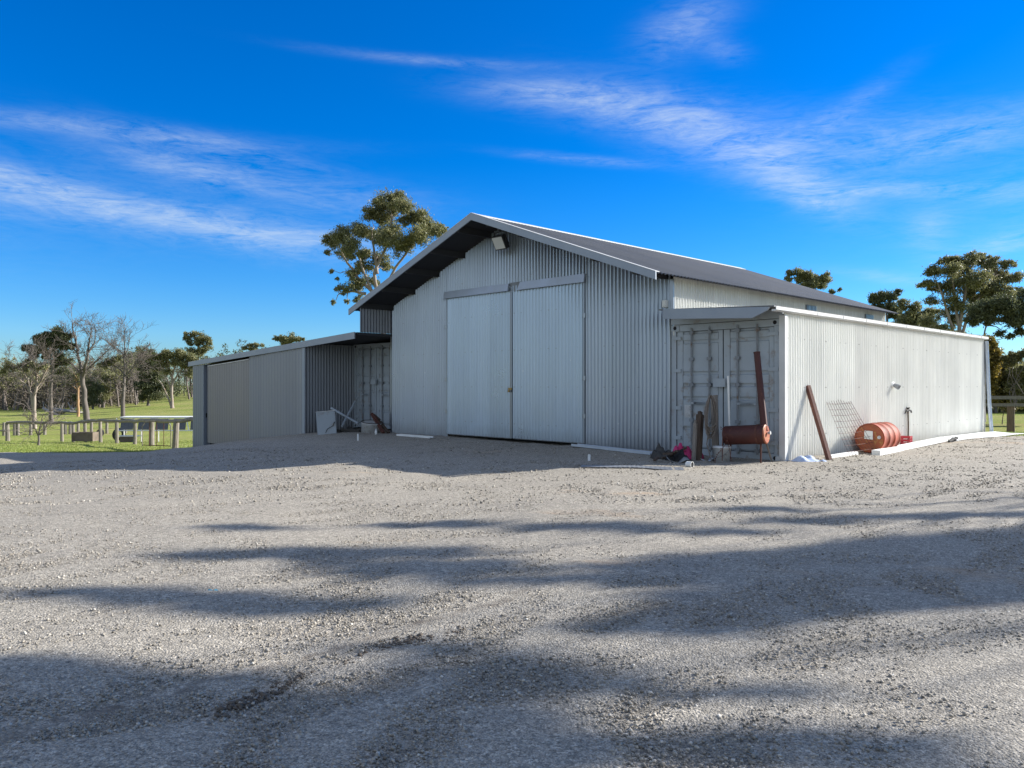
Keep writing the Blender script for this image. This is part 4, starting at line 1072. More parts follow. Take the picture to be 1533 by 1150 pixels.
def dead(name, label, paths, bark, seed=1, cat='tree', twigs=3, group=None, tl=1.2, leafs=None, nleaf=0, leaf=None, lsize=.22, part_name='trunk', tw=.012):
    """Bare tree: main limbs given, side branches and twigs grown from them."""
    r = np.random.default_rng(seed); base = np.asarray(paths[0][0][0], float)
    t = thing(name, label, cat, base, group); b = B(); tb = B()
    def grow(p, d, ln, rad, depth):
        if depth == 0 or ln < .15:
            return
        pts = [p]; q_ = p.copy(); dd = d.copy()
        for i in range(4):
            dd = dd + r.normal(size=3) * .22 + np.array((0, 0, .06)); dd /= np.linalg.norm(dd); q_ = q_ + dd * ln / 4; pts.append(q_.copy())
        (b if rad > .03 else tb).tube(pts, np.linspace(rad, max(rad * .4, .006), 5), 5 if rad > .03 else 4, False)
        for k in (2, 3, 4):
            for _ in range(1 if depth > 2 else 2):
                e = dd + r.normal(size=3) * .55; e /= np.linalg.norm(e)
                grow(pts[k], e, ln * (.5 + .25 * r.random()), max(rad * .5, tw), depth - 1)
    for path, r0, r1 in paths:
        pts = np.array(path, float); m = len(pts); kk = np.linspace(0, m - 1, (m - 1) * 4 + 1)
        pts = np.array([np.interp(kk, range(m), pts[:, i]) for i in range(3)]).T; r0 *= .68; pts[1:-1] += r.normal(size=pts[1:-1].shape) * r0 * .12
        b.tube(pts, np.linspace(r0, r1, len(pts)), 8)
        n = len(pts)
        for i in range(int(n * .4) if path is paths[0][0] else 2, n):
            for _ in range(twigs if r.random() < .75 else 0):
                d = pts[min(i + 1, n - 1)] - pts[i - 1]; d /= np.linalg.norm(d); d = d + r.normal(size=3) * .7; d /= np.linalg.norm(d)
                rr_ = np.interp(i, (0, n), (r0, r1)) * .38
                grow(pts[i], d, tl * (.5 + .7 * r.random()), max(rr_, .015), 3)
    b.build('trunk', bark, t, True)
    if tb.nv:
        tb.build('twig', M['twig'], t)
    if leafs:
        P_ = np.concatenate([clump_points(c[0], c[1], int(nleaf * c[1] ** 2 / sum(k[1] ** 2 for k in leafs)), r, 8)[0] for c in leafs])
        v, f = leaves_np(P_, lsize, .34, r, .6); build_np('crown', v, f, leaf, t)
    return t


gum('gum_tree', 'dark crowned gum tree with a straight grey trunk in the paddock', [foot(77, 84), P(76, 600, 84), P(77, 570, 84), P(80, 545, 84), P(82, 525, 84)], .42,
    px(84, [(72, 501, 8, 0, 1.2), (86, 499, 9, 0, 1.2), (98, 504, 8, 0), (58, 508, 8, 0, 1.2), (45, 520, 7, 0, 1.3), (38, 523, 4, 0), (62, 520, 9, 0, 1.2), (78, 514, 9, 0), (92, 516, 9, 0), (104, 518, 7, 0), (52, 532, 7, 0), (72, 532, 8, 0, .6), (90, 532, 8, 0, .6), (44, 541, 4, 0), (84, 545, 9, 1, .4), (100, 540, 8, 1, .5), (68, 548, 8, 1, .4), (93, 556, 8, 1, .4)]),
    13000, .36, M['leaf_dark'], M['bark'], seed=31)
dead('dead_tree', 'tall bare dead tree with dark forked limbs standing in the paddock',
     [([foot(131, 84), P(127, 600, 84), P(123, 568, 84), P(120, 545, 84), P(114, 515, 84), P(108, 483, 84)], .50, .05), ([P(123, 568, 84), P(130, 540, 83), P(133, 515, 83), P(137, 489, 83)], .30, .04),
      ([P(124, 560, 84), P(140, 545, 84), P(156, 530, 84), P(170, 517, 84)], .18, .03), ([P(122, 560, 84), P(108, 545, 85), P(96, 538, 85), P(86, 530, 85)], .18, .03), ([P(131, 530, 83), P(142, 512, 83), P(143, 494, 83)], .12, .03), ([P(122, 570, 84), P(108, 575, 84), P(97, 572, 84)], .12, .03), ([P(118, 530, 84), P(104, 518, 84), P(98, 505, 84)], .12, .03)],
     M['bark'], 41, tl=1.7, twigs=2)
dead('dead_tree', 'slim bare dead tree with a straight pale trunk above the log rail',
     [([foot(184, 80), P(184, 600, 80), P(186, 570, 80), P(186, 540, 80), P(187, 508, 80)], .36, .04), ([P(186, 565, 80), P(195, 556, 80), P(203, 545, 80), P(212, 540, 80)], .14, .03), ([P(186, 560, 80), P(176, 550, 80), P(166, 545, 80), P(160, 540, 80)], .14, .03), ([P(187, 535, 80), P(180, 525, 80), P(170, 518, 80)], .09, .02), ([P(187, 535, 80), P(192, 520, 80), P(194, 507, 80)], .09, .02)],
     M['bark'], 42, twigs=2, tl=1.5, leafs=px(80, [(165, 543, 7, 0), (174, 538, 6, 0), (156, 548, 6, 0)]), nleaf=700, leaf=M['leaf_olive'], lsize=.34)
dead('bare_gum_tree', 'pale many stemmed gum tree with orange lit limbs by the paddock rail',
     [([foot(52, 72), P(51, 620, 72), P(52, 595, 72), P(55, 575, 72), P(55, 558, 72), P(62, 548, 72)], .30, .05), ([P(50, 612, 72), P(47, 590, 72), P(40, 578, 72), P(28, 567, 72), P(16, 560, 72)], .20, .03), ([P(55, 580, 72), P(62, 570, 72), P(70, 553, 72), P(74, 545, 72)], .15, .03), ([P(46, 590, 72), P(42, 570, 72), P(30, 550, 72), P(20, 530, 72)], .12, .02), ([P(55, 565, 72), P(48, 550, 72), P(46, 538, 72)], .12, .02)],
     M['bark_pale'], 43, twigs=1, tl=1.8, leafs=px(72, [(50, 545, 7, 0), (64, 550, 7, 0), (40, 552, 6, 0), (12, 547, 7, 0), (20, 552, 7, 0), (32, 548, 6, 0), (5, 556, 6, 0)]), nleaf=1500, leaf=M['leaf_olive'], lsize=.26)
dead('bare_gum_tree', 'small orange barked gum tree beside the tall dead tree',
     [([foot(117, 96), P(117, 600, 96), P(117, 580, 96), P(114, 570, 96), P(108, 565, 96)], .26, .05), ([P(117, 582, 96), P(122, 570, 96), P(124, 560, 96)], .14, .03)],
     M['bark_orange'], 44, twigs=2, tl=1.6, leafs=px(96, [(104, 570, 6, 0), (112, 564, 6, 0), (120, 570, 6, 0)]), nleaf=500, leaf=M['leaf_olive'], lsize=.34)
gum('gum_tree', 'white limbed gum tree with an olive crown beside the shed wing', [foot(258, 108), P(257, 590, 108), P(258, 562, 108), P(262, 548, 108), P(266, 535, 108)], .42,
    px(108, [(240, 533, 8, 0), (255, 530, 9, 0), (270, 530, 9, 0), (283, 535, 8, 0), (228, 537, 7, 0), (245, 545, 8, 0, .6), (262, 543, 9, 0, .7), (278, 547, 9, 0, .7), (292, 545, 8, 0), (235, 552, 7, 0, .5), (286, 560, 8, 0, .5), (250, 556, 7, 0, .4)]),
    9500, .38, M['leaf_olive'], M['bark_pale'], seed=34, stems=[[P(257, 585, 108), P(250, 568, 108), P(243, 555, 108), P(236, 545, 108)], [P(258, 575, 108), P(266, 560, 108), P(276, 548, 108), P(284, 538, 108)], [P(258, 568, 108), P(252, 550, 108), P(250, 536, 108)], [P(256, 608, 108), P(250, 592, 108), P(243, 575, 108), P(234, 566, 108)]])
gum('gum_tree', 'tall thin gum crown rising behind the white limbed gum', [foot(298, 112), P(298, 560, 112), P(297, 530, 112), P(296, 515, 112)], .30,
    px(112, [(281, 503, 6, 0), (291, 501, 6, 0), (302, 505, 6, 0), (311, 510, 6, 0), (284, 513, 5, 0), (297, 514, 7, 0), (309, 520, 6, 0), (300, 527, 8, 0), (288, 527, 6, 0), (315, 515, 3, 0)]),
    4500, .42, M['leaf_olive'], M['bark'], seed=35)
gum('gum_tree', 'dense dark tree standing behind the white limbed gum', [foot(222, 120), P(222, 590, 120), P(223, 560, 120)], .4,
    px(120, [(216, 533, 8, 0), (226, 530, 7, 0), (214, 548, 9, 0), (228, 546, 9, 0), (218, 562, 10, 0), (234, 560, 10, 0), (212, 577, 9, 0), (226, 577, 11, 0), (240, 576, 10, 0), (220, 591, 11, 0), (236, 592, 11, 0), (212, 596, 7, 0)]),
    11000, .42, M['leaf_dark'], M['bark'], seed=36)
gum('gum_tree', 'round dark evergreen between the dead trees in the paddock', [foot(139, 118), P(139, 600, 118), P(139, 585, 118)], .3,
    px(118, [(137, 574, 8, 0), (143, 584, 8, 0), (134, 588, 8, 0), (139, 598, 9, 0), (112, 595, 5, 0)]), 5000, .36, M['leaf_dark'], M['bark'], seed=37)
gum('gum_tree', 'light green bushy tree beside the round dark evergreen', [foot(155, 122), P(155, 600, 122), P(155, 580, 122)], .3,
    px(122, [(150, 560, 8, 0), (160, 566, 8, 0), (152, 575, 9, 0), (163, 580, 8, 0), (156, 590, 9, 0), (146, 568, 6, 0)]), 5000, .38, M['leaf'], M['bark'], seed=38)
gum('gum_tree', 'gum tree top just showing over the wing roof', [foot(432, 95), P(432, 540, 95), P(430, 520, 95)], .3,
    px(95, [(415, 507, 5, 0), (425, 506, 6, 0), (436, 507, 7, 0), (446, 508, 5, 0), (430, 514, 8, 0), (453, 508, 3, 0)]), 3000, .36, M['leaf_olive'], M['bark'], seed=39)
gum('gum_tree', 'pale pinkish gum tree top beyond the wing roof', [foot(376, 105), P(376, 545, 105), P(375, 530, 105)], .3,
    px(105, [(366, 521, 4, 0), (374, 518, 4, 0), (384, 517, 4, 0), (392, 517, 3, 0), (378, 524, 6, 0)]), 1500, .36, M['leaf_olive'], M['bark_pale'], seed=40)
dead('bare_sapling', 'small bare fruit tree standing just behind the log rail', [([G(58, 667), P(58, 655, G(58, 667)[1]), P(60, 640, G(58, 667)[1]), P(64, 622, G(58, 667)[1])], .10, .015), ([P(58, 655, G(58, 667)[1]), P(52, 640, G(58, 667)[1]), P(47, 622, G(58, 667)[1])], .05, .012), ([P(58, 652, G(58, 667)[1]), P(66, 645, G(58, 667)[1]), P(76, 626, G(58, 667)[1])], .05, .012)],
     M['bark'], 45, twigs=1, tl=.9, tw=.009)


def woodland(name, label, seed, n, area, hlo, hhi, leaf, leafy, nl, scrubm):
    """A far wood that reads as one mass."""
    r = np.random.default_rng(seed); b = B(); pts = []
    for _ in range(n):
        u, Y = area(r); p = foot(u, Y); h = hlo + (hhi - hlo) * r.random()
        top = p + np.array((r.normal() * .6, r.normal() * .6, h * .55)); b.tube([p, (p + top) / 2 + r.normal(size=3) * .12, top], [.17, .13, .09], 5, False)
        for _k in range(7):
            s_ = p + (top - p) * (.4 + .6 * r.random()); e = s_ + np.array((r.normal() * 1.1, r.normal() * 1.1, h * (.15 + .32 * r.random())))
            b.tube([s_, (s_ + e) / 2 + r.normal(size=3) * .15, e], [.07, .045, .02], 4, False)
            for _j in range(5):
                s2 = s_ + (e - s_) * (.3 + .7 * r.random()); e2 = s2 + r.normal(size=3) * np.array((.7, .7, .5)) + np.array((0, 0, .5))
                b.tube([s2, e2], [.028, .012], 3, False)
            if r.random() < leafy:
                pts.append(clump_points(e, .6 + .5 * r.random(), nl, r, 4)[0])
    low = []
    for _ in range(n * 2):
        u, Y = area(r); p = foot(u, Y + 8 * r.random()); low.append(clump_points(p + np.array((0, 0, .3 + 2.2 * r.random())), 1.0 + .9 * r.random(), nl * 2, r, 6)[0])
    v = np.array(b.v); me = build_np(name, v, b.f, M['twig'], None, False, (0, 0, 0))
    tag(me, label, 'woodland', kind='stuff')
    if pts:
        v, f = leaves_np(np.concatenate(low), .38, .4, r, .0)
        tag(build_np('woodland_scrub', v, f, scrubm, None, False, (0, 0, 0)), 'low scrub under the ' + label, 'scrub', kind='stuff')
        v, f = leaves_np(np.concatenate(pts), .40, .4, r, .4)
        tag(build_np('woodland_foliage', v, f, leaf, None, False, (0, 0, 0)), 'leaves of the ' + label, 'foliage', kind='stuff')


woodland('woodland', 'grey leafless wood along the far side of the paddock', 51, 240, lambda r: (-80 + 290 * r.random(), 122 + 55 * r.random()), 6, 9.5, M['leaf_olive'], .50, 40, M['leaf_grey'])
woodland('woodland', 'dark evergreen wood behind the shed and the paddock', 52, 200, lambda r: (180 + 1500 * r.random() ** 1.6, 134 + 60 * r.random()), 7, 11, M['leaf_dark'], .8, 60, M['leaf_dark'])
woodland('woodland', 'low dark hedge of scrub beyond the paddock rails', 53, 60, lambda r: (1400 + 330 * r.random(), 58 + 10 * r.random()), 2.6, 4.2, M['leaf_dark'], .95, 90, M['leaf_dark'])

# fallen logs
r = np.random.default_rng(61)
for i in range(7):
    c = P(80 + 5.2 * i + r.normal() * 1.5, 610, 105 + r.normal() * 2); c[2] = gz(c[0], c[1]) + .2 + .35 * r.random()
    a_ = r.normal() * .5; d_ = np.array((math.cos(a_), math.sin(a_), r.normal() * .12)); ln = 1.4 + r.random()
    k = B(); k.tube([c - d_ * ln, c + r.normal(size=3) * .1, c + d_ * ln], [.2, .17, .11], 8)
    for _ in range(3):
        s_ = c + d_ * ln * (2 * r.random() - 1); k.tube([s_, s_ + np.array((r.normal() * .5, r.normal() * .3, .6 + .5 * r.random()))], [.06, .02], 5)
    tag(k.build('fallen_log', M['log']), 'grey fallen log in the heap by the far wood', 'log', 'fallen logs heaped by the wood')

# ------------------------------------------------------------------ paddock fences
FN = thing('log_rail_fence', 'weathered log rail fence on thick posts below the paddock', 'fence', G(175, 665))
fY = [(12, 50, 1.15), (93, 49, 1.15), (110, 48, 1.15), (128, 47, 1.2), (151, 46, 1.25), (175, 44, 1.25), (202, 42, 1.2), (227, 38, 1.2), (262, 34, 1.2), (292, 32.6, 1.2)]
tops = []
for u, Y_, h in fY:
    p = foot(u, Y_); p[2] += .1; lean = rng.normal() * .03
    top = p + np.array((lean, lean * .5, h)); tops.append(top)
    pr = .125 if u in (227, 262, 12) else .095
    part('post', B().tube([p - np.array((0, 0, .2)), p + (top - p) * .5, top], [pr * 1.08, pr, pr * .95], 9), M['post'], FN)
rpts = []
for i in range(len(tops) - 1):
    for k in np.linspace(0, 1, 6)[:-1]:
        rpts.append(tops[i] * (1 - k) + tops[i + 1] * k + np.array((0, -.02, .02 + .03 * math.sin(i * 2 + k * 5))))
rpts.append(tops[-1])
part('rail', B().tube(rpts, [.085 + .012 * math.sin(i * .9) for i in range(len(rpts))], 9), M['post'], FN, True)
lo_ = B().tube([tops[0] + np.array((-9, 3, -.5)), tops[0] + np.array((0, -.1, -.5))], .05, 7)
part('lower_rail', lo_, M['post'], FN)
FN2 = thing('post_fence', 'far fence of short pale posts across the grass', 'fence', foot(80, 64))
for u in (6, 22, 27, 46, 67, 98, 105, 117, 137, 160, 188):
    p = foot(u, 62 + .02 * u); part('post', B().tube([p, p + np.array((0, 0, .6)), p + np.array((0, 0, 1.15))], [.13, .12, .11], 8), M['post'], FN2)
pa, pb2 = foot(-60, 61), foot(190, 66)
part('rail', B().tube([pa + np.array((0, -.05, 1.0)), (pa + pb2) / 2 + np.array((0, -.05, .98)), pb2 + np.array((0, -.05, 1.0))], .035, 6), M['post'], FN2)
part('wire', B().tube([pa + np.array((0, -.05, .5)), pb2 + np.array((0, -.05, .5))], .012, 4), M['post'], FN2)
# arched gate
Yg_ = 36.5
ga = thing('tube_gate', 'round cornered tube gate leaning between the log fence posts', 'gate', foot(238, Yg_))
gb = [foot(213, Yg_), foot(256, Yg_)]
z0 = gb[0][2] + .15
part('hoop', B().tube([np.array((gb[0][0], Yg_, z0)), np.array((gb[0][0], Yg_, z0 + .9)), np.array((gb[0][0] + .12, Yg_, z0 + 1.1)), np.array((gb[0][0] + .35, Yg_, z0 + 1.15)), np.array((gb[1][0] - .35, Yg_, z0 + 1.15)), np.array((gb[1][0] - .12, Yg_, z0 + 1.1)), np.array((gb[1][0], Yg_, z0 + .9)), np.array((gb[1][0], Yg_, z0 - .05))], .024, 8), M['post'], ga)
for k in (.25, .5, .75):
    x = gb[0][0] * (1 - k) + gb[1][0] * k
    part('bar', B().tube([np.array((x, Yg_, z0)), np.array((x, Yg_, z0 + 1.15))], .014, 6), M['rust'], ga)
part('bottom_tube', B().tube([np.array((gb[0][0], Yg_, z0 + .05)), np.array((gb[1][0], Yg_, z0 + .0))], .02, 6), M['rust'], ga)
# long white topped frame
Yf = 48.
wfz = float(gz(foot(235, Yf)[0], Yf))
WFm = thing('feed_shelter', 'long low white topped frame with dark mesh sides on the grass', 'shelter', (foot(240, Yf)[0], Yf, wfz))
x0, x1 = foot(182, Yf)[0], foot(312, Yf)[0]
zt_, zbm = P(0, 624, Yf)[2], P(0, 644, Yf)[2]
part('white_top', B().hexa([(x0, Yf - .2, zt_ - .08), (x1, Yf - .2, zt_ - .08), (x1, Yf + .7, zt_ - .06), (x0, Yf + .7, zt_ - .06), (x0, Yf - .2, zt_ - .0), (x1, Yf - .2, zt_ - .0), (x1, Yf + .7, zt_ + .02), (x0, Yf + .7, zt_ + .02)]), M['white'], WFm)
nb = 5
for i in range(nb):
    a, b_ = x0 + (x1 - x0) * i / nb + .15, x0 + (x1 - x0) * (i + 1) / nb - .15
    part('mesh_panel', B().hexa([(a, Yf - .5, zbm + .05), (b_ - .0, Yf - .5, zbm + .05), (b_, Yf - .46, zbm + .05), (a, Yf - .46, zbm + .05), (a - .1, Yf - .1, zt_ - .12), (b_ - .1, Yf - .1, zt_ - .12), (b_ - .1, Yf - .06, zt_ - .12), (a - .1, Yf - .06, zt_ - .12)]), M['mesh_dark'], WFm)
for i in range(nb + 1):
    a = x0 + (x1 - x0) * i / nb
    part('strut', B().tube([(a - .25, Yf - .1, zt_ - .1), (a + .1, Yf - .55, zbm)], .03, 6).tube([(a, Yf + .3, zt_ - .1), (a, Yf + .3, wfz - .05)], .03, 6), M['white'], WFm)
part('bottom_rail', B().tube([(x0, Yf - .56, zbm), (x1, Yf - .56, zbm)], .04, 6), M['white'], WFm)
# trough, tyre, box
p = G(121, 663) + np.array((0, 1.2, 0))
tro = thing('stock_trough', 'stained brown concrete stock trough behind the log fence', 'trough', p)
k = B(); zt2 = P(0, 647, p[1])[2] - p[2]; zt2 = max(.5, zt2); ww = .62; p = p + np.array((-.55, .3, 0)); zt2 = .52
k.obox(p + np.array((0, -.3, zt2 / 2)), (1, 0, 0), (0, 1, 0), (0, 0, 1), ww, .06, zt2 / 2).obox(p + np.array((0, .3, zt2 / 2)), (1, 0, 0), (0, 1, 0), (0, 0, 1), ww, .06, zt2 / 2)
k.obox(p + np.array((-ww + .06, 0, zt2 / 2)), (1, 0, 0), (0, 1, 0), (0, 0, 1), .06, .24, zt2 / 2 - .002).obox(p + np.array((ww - .06, 0, zt2 / 2)), (1, 0, 0), (0, 1, 0), (0, 0, 1), .06, .24, zt2 / 2 - .002)
part('wall', k, M['concrete'], tro)
part('floor_slab', B().obox(p + np.array((0, 0, .15)), (1, 0, 0), (0, 1, 0), (0, 0, 1), ww - .12, .24, .05), M['black'], tro)
p = G(189, 662)
bx = thing('white_topped_box', 'dark wooden box with a white lid on the grass behind the fence posts', 'box', p)
part('body', B().obox(p + np.array((0, .2, .16)), (1, 0, 0), (0, 1, 0), (0, 0, 1), .36, .25, .17), M['concrete'], bx)
part('lid', B().obox(p + np.array((.1, .2, .36)), (1, 0, 0), (0, 1, 0), (0, 0, 1), .6, .30, .025), M['white'], bx)
for u, v, r0, lb in ((150, 654, .30, 'black tyre standing on edge behind the log fence near the trough'), (178, 645, .42, 'black tyre standing on edge close to the white topped frame')):
    p = G(u, v) if v > 650 else foot(u, 52) + np.array((0, 0, .1)); c = p + np.array((0, 0, r0))
    pts = [c + r0 * .75 * np.array((math.cos(a), .2 * math.sin(a), math.sin(a))) for a in np.linspace(0, 6.283, 25)]
    tag(B().tube(pts, r0 * .28, 10, False).build('tyre', M['tyre'], None, True), lb, 'tyre', 'old tyres in the paddock')
# fence past the white wall
PF = thing('rail_fence', 'dark two rail timber fence across the grass past the white wall', 'fence', foot(1513, 33.7))
for u, Yp in ((1440, 33.9), (1513, 33.7), (1586, 33.5), (1660, 33.3)):
    p = foot(u, Yp); p[2] += .1
    h = 1.22 if u != 1513 else 1.2
    part('post', B().tube([p - np.array((0, 0, .2)), p + np.array((0, 0, h * .5)), p + np.array((.01, 0, h))], [.16, .15, .145], 10), M['wood_brown'], PF)
for vv_, hh in ((595, .14), (606, .13)):
    part('rail', B().beam(P(1400, vv_, 33.75), P(1700, vv_ + 1, 33.25), .05, hh), M['wood'], PF)
fm = B()
for u in (1522, 1545, 1570):
    p = foot(u, 38); fm.tube([p, p + np.array((0, 0, 1.3))], .09, 8)
# ------------------------------------------------------------------ the gums out of frame that shade the yard
el = math.tan(SUN_EL); hx, hy = math.cos(SUN_AZ) / el, math.sin(SUN_AZ) / el
SPOTS = [  # photo ellipse on the gravel: u, v, ru, rv, weight
    (350, 797, 60, 3, .5), (600, 789, 40, 3, .5), (680, 787, 50, 4, .8), (880, 793, 90, 5, 1.), (980, 800, 60, 3, .5), (1130, 766, 60, 3, .5), (1200, 783, 60, 4, .8), (1330, 777, 100, 3, .5), (1480, 775, 70, 3, .5), (1100, 800, 60, 3, .4),
    (320, 838, 80, 4, .8), (430, 834, 100, 6, 1.1), (560, 832, 110, 6, 1.), (640, 858, 110, 9, 1.2), (740, 878, 110, 6, .8), (520, 848, 70, 5, .5),
    (150, 892, 110, 6, .7), (290, 899, 140, 8, 1.2), (400, 912, 110, 8, 1.1), (520, 905, 80, 6, .5),
    (960, 862, 90, 8, 1.), (1080, 850, 100, 12, 1.3), (1220, 842, 100, 14, 1.4), (1350, 824, 100, 12, 1.4), (1480, 812, 90, 9, 1.4), (1530, 835, 70, 10, 1.4), (1250, 868, 120, 12, 1.), (1420, 862, 120, 12, 1.2),
    (960, 945, 90, 10, 1.), (1080, 930, 110, 12, 1.1), (1210, 915, 120, 11, 1.1), (1360, 905, 120, 10, 1.2), (1490, 895, 80, 10, 1.1), (900, 950, 50, 8, .6), (1300, 885, 100, 8, .8),
    (60, 1010, 130, 12, 1.2), (150, 1040, 150, 18, 1.6), (50, 1095, 180, 26, 1.7), (260, 1095, 150, 24, 1.6), (330, 1050, 90, 12, .7), (450, 1100, 120, 18, 1.5), (520, 1055, 110, 12, 1.3), (640, 1050, 110, 14, 1.5), (730, 1030, 80, 16, 1.), (560, 1100, 160, 18, 1.5), (770, 1000, 40, 10, .8), (590, 972, 70, 5, .6), (690, 982, 60, 6, .7), (720, 1080, 90, 14, 1.1), (350, 1130, 200, 14, 1.4),
    (120, 1060, 150, 18, 1.5), (420, 1075, 130, 14, 1.3), (600, 1075, 130, 14, 1.4), (100, 1130, 220, 18, 1.6), (650, 1125, 180, 14, 1.3), (260, 1045, 110, 12, 1.1), (680, 1012, 90, 10, 1.), (850, 1120, 100, 10, .9),
    (150, 1165, 260, 16, 1.6), (500, 1160, 240, 16, 1.5), (780, 1150, 120, 12, 1.), (300, 1020, 90, 8, .9), (1250, 1160, 200, 12, 1.2), (30, 1030, 90, 14, 1.4), (1400, 840, 120, 12, 1.4), (1250, 890, 130, 9, 1.), (1430, 885, 120, 10, 1.2), (1110, 910, 110, 9, .9), (930, 880, 80, 7, .8), (1020, 955, 90, 7, .7),
    (1130, 880, 100, 10, 1.), (1000, 905, 60, 5, .5), (1530, 870, 60, 14, 1.2), (1160, 862, 120, 9, 1.), (1320, 850, 120, 10, 1.2),
    (1000, 1045, 90, 6, .9), (1110, 1048, 100, 5, .8), (900, 1032, 50, 7, .8), (840, 1010, 40, 8, .6),
    (1170, 1110, 100, 11, 1.), (1290, 1122, 110, 12, 1.1), (1060, 1130, 90, 9, .7)]
r = np.random.default_rng(71)
groups = {0: [], 1: [], 2: []}
for u, v, ru, rv, w in SPOTS:
    Yc = F * CH / (v - V0); Xc = (u - U0) / F * Yc
    area = math.pi * (ru / F * Yc) * (rv * Yc * Yc / (F * CH))
    n = int(min(8000, area * 1500 * w)) + 60
    h0 = 8.2 + 1.8 * r.random()
    a = r.random(n) * 6.283; q_ = np.sqrt(-2 * np.log(r.random(n) + 1e-9)) * .66
    ug = u + ru * q_ * np.cos(a); vg = np.maximum(v + rv * q_ * np.sin(a), 740)
    yy = F * CH / (vg - V0); xx = (ug - U0) / F * yy
    h = h0 + r.normal(size=n) * min(.6, .010 * Yc * Yc)
    pts = np.column_stack((xx + hx * h, yy + hy * h, h))
    groups[0 if Xc < -1.0 else (1 if v < 960 and Xc > -.3 else 2)].append((np.array((Xc + hx * h0, Yc + hy * h0, h0)), pts))
bases = {0: (17.5, 13.5), 1: (22.5, 14.0), 2: (19.5, 10.5)}
labs = {0: 'spreading gum tree casting the shadow bands nearest the shed front', 1: 'spreading gum tree casting shadow past the corner of the white wall', 2: 'spreading gum tree casting the broad shade nearest the camera'}
for g, lst in groups.items():
    bx_, by_ = bases[g]; base = np.array((bx_, by_, -.1)); t = thing('shade_tree', labs[g], 'tree', base, 'gum trees shading the yard')
    b = B(); fork = base + np.array((.1, 0, 4.8)); b.tube([base, base + np.array((.1, .05, 2.4)), fork], [.36, .28, .24], 10)
    for c, pts in lst:
        limb(b, fork, c + np.array((0, 0, -.2)), .022, .008, r, .05, 6, 6)
    b.build('trunk', M['bark'], t, True)
    v, f = leaves_np(np.concatenate([p for c, p in lst]), .15, .42, r, .3)
    build_np('crown', v, f, M['leaf'], t)

# ------------------------------------------------------------------ sky, sun, camera
w = bpy.data.worlds.new('World'); S.world = w; w.use_nodes = True
k = NT(w.node_tree); bg = w.node_tree.nodes['Background']
sky = k.new('ShaderNodeTexSky', sky_type='NISHITA'); sky.sun_disc = False
sky.sun_elevation = SUN_EL; sky.sun_rotation = math.pi / 2 - SUN_AZ
sky.altitude = 0; sky.air_density = 1.0; sky.dust_density = .2; sky.ozone_density = 3.5
tc = k.new('ShaderNodeTexCoord'); sep = k.new('ShaderNodeSeparateXYZ'); k.put(tc.outputs['Generated'], sep.inputs[0])
az = k.math('ARCTAN2', sep.outputs[0], sep.outputs[1]); elv = k.math('ARCSINE', sep.outputs[2])
comb = k.new('ShaderNodeCombineXYZ'); k.put(az, comb.inputs[0]); k.put(elv, comb.inputs[1]); pv = comb.outputs[0]


def blob(u, v, ru, rv, ang, wgt):
    x, z = (u - U0) / F, (V0 - v) / F
    a0 = math.atan(x); e0 = math.atan(z * math.cos(a0)); ca, sa = math.cos(ang), math.sin(ang)
    da = k.math('SUBTRACT', az, a0); de = k.math('SUBTRACT', elv, e0)
    p = k.math('MULTIPLY_ADD', da, ca, k.math('MULTIPLY', de, sa)); q_ = k.math('MULTIPLY_ADD', da, -sa, k.math('MULTIPLY', de, ca))
    e = k.math('ADD', k.math('POWER', k.math('DIVIDE', p, ru / F), 2.), k.math('POWER', k.math('DIVIDE', q_, rv / F), 2.))
    return k.math('MULTIPLY', k.math('EXPONENT', k.math('MULTIPLY', e, -1.)), wgt)


CLOUDS = [(120, 190, 230, 11, 0.02, .75), (330, 222, 130, 13, -.12, .6), (270, 245, 90, 18, -.15, .7), (20, 268, 100, 16, -.1, .9), (200, 322, 320, 26, -.10, .7), (420, 352, 170, 26, -.08, .85), (130, 300, 200, 16, -.1, .6), (510, 300, 140, 20, -.05, .4), (360, 270, 200, 24, -.06, .45),
          (660, 92, 150, 6, -.03, .55), (820, 140, 110, 16, -.05, .8), (940, 160, 150, 26, -.15, .8), (1060, 205, 150, 34, -.35, .95), (1170, 258, 100, 30, -.5, 1.), (1225, 295, 50, 20, -.5, .7), (1290, 205, 150, 32, -.1, .75), (1260, 170, 70, 14, .5, .5), (1440, 205, 110, 24, .12, .75), (1450, 285, 140, 11, -.12, .8), (1280, 285, 70, 12, 0., .5), (880, 240, 100, 6, -.1, .6),
          (1025, 40, 60, 28, .35, .85), (1085, 75, 28, 14, -.3, .5), (1390, 345, 26, 26, .6, .8), (1500, 365, 60, 13, .2, .9), (1330, 415, 70, 8, -.2, .55),
          (1900, 250, 300, 60, 0., .6), (-500, 260, 300, 70, 0., .6)]
tot = None
for c in CLOUDS:
    e = blob(*c); tot = e if tot is None else k.math('ADD', tot, e)
n1 = k.noise(k.mapping(pv, (3.6, 15, 1), rot=(0, 0, .10)), 2.4, 9, .66, 1.0)
n2 = k.noise(k.mapping(pv, (11, 64, 1), rot=(0, 0, .20), loc=(3, 1, 0)), 2.4, 9, .72, 1.4)
nn_ = k.math('MULTIPLY_ADD', n2, .46, k.math('MULTIPLY', n1, .72))
den = k.math('MULTIPLY', tot, k.ramp(nn_, [(.42, 0.), (.88, 1.)]))
den = k.math('MINIMUM', k.math('MULTIPLY', den, .52), .46)
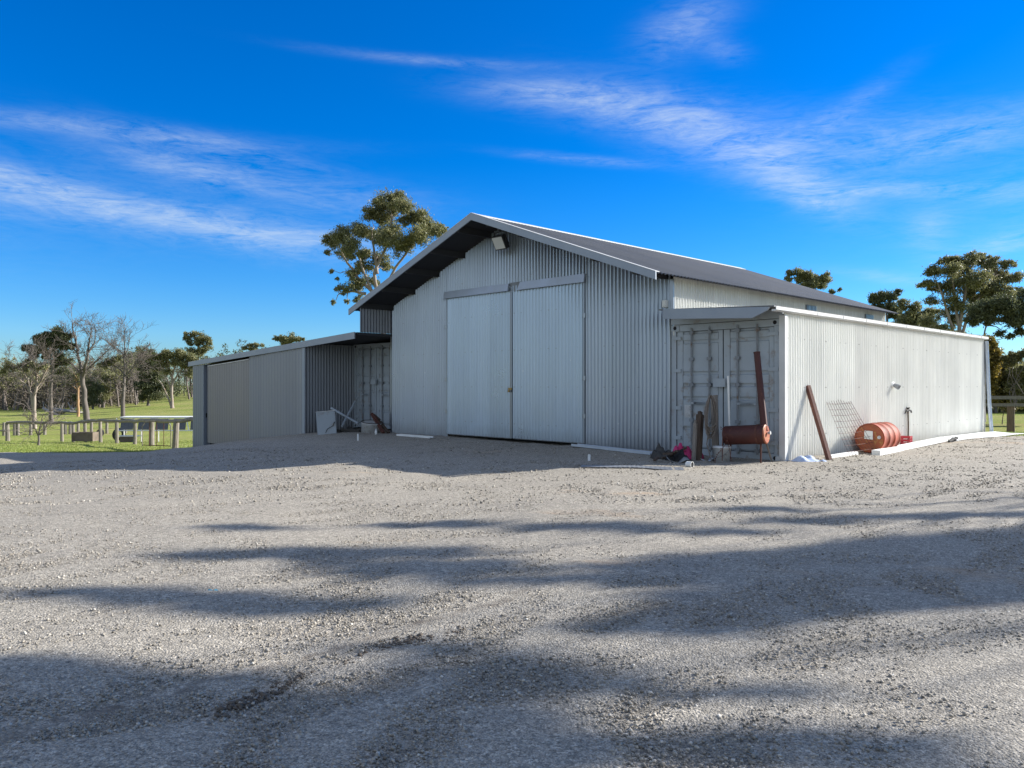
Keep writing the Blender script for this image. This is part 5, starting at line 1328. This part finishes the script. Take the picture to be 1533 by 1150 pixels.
# unseen haze added behind and above the camera to whiten the ambient light
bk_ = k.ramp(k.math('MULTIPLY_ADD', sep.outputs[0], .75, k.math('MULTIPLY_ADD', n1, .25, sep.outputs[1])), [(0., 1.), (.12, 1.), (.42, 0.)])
fill_veil = k.math('MULTIPLY', k.math('MULTIPLY', bk_, k.ramp(sep.outputs[2], [(.35, 1.), (.75, 0.)])), .80)
den = k.math('MAXIMUM', den, k.math('MAXIMUM', fill_veil, k.math('MULTIPLY', k.ramp(sep.outputs[2], [(.46, 0.), (.66, 1.)]), .34)))
hs = k.new('ShaderNodeHueSaturation'); k.put(sky.outputs[0], hs.inputs['Color']); hs.inputs['Saturation'].default_value = 1.5; hs.inputs['Value'].default_value = 1.0
low_ = k.ramp(sep.outputs[2], [(.0, 1.), (.22, 0.)])
tint = k.mix(1., hs.outputs[0], k.mix(low_, (.50, 1.10, 1.57, 1), (.70, .98, 1.50, 1)), 'MULTIPLY')
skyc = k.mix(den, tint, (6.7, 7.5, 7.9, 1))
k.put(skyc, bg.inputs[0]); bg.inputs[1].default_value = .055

sl = bpy.data.lights.new('sun', 'SUN'); sl.energy = 5.0; sl.angle = math.radians(.53); sl.color = (1., .965, .90)
so = bpy.data.objects.new('sun', sl); COL.objects.link(so)
sd_ = Vector((math.cos(SUN_EL) * math.cos(SUN_AZ), math.cos(SUN_EL) * math.sin(SUN_AZ), math.sin(SUN_EL)))
so.rotation_euler = sd_.to_track_quat('Z', 'Y').to_euler(); so.location = (60, 25, 40)

cam = bpy.data.cameras.new('camera'); co = bpy.data.objects.new('camera', cam); COL.objects.link(co)
cam.sensor_width = 36; cam.lens = 36 * F / 1533; cam.clip_end = 8000; cam.clip_start = .05
co.location = (0, 0, CH); co.rotation_euler = (math.pi / 2 + math.atan2(V0 - 575, F), 0, 0)
S.camera = co
S.view_settings.view_transform = 'Standard'; S.view_settings.look = 'None'; S.view_settings.gamma = 1
S.view_settings.exposure = 1.12
S.cycles.max_bounces = 6; S.cycles.transparent_max_bounces = 4
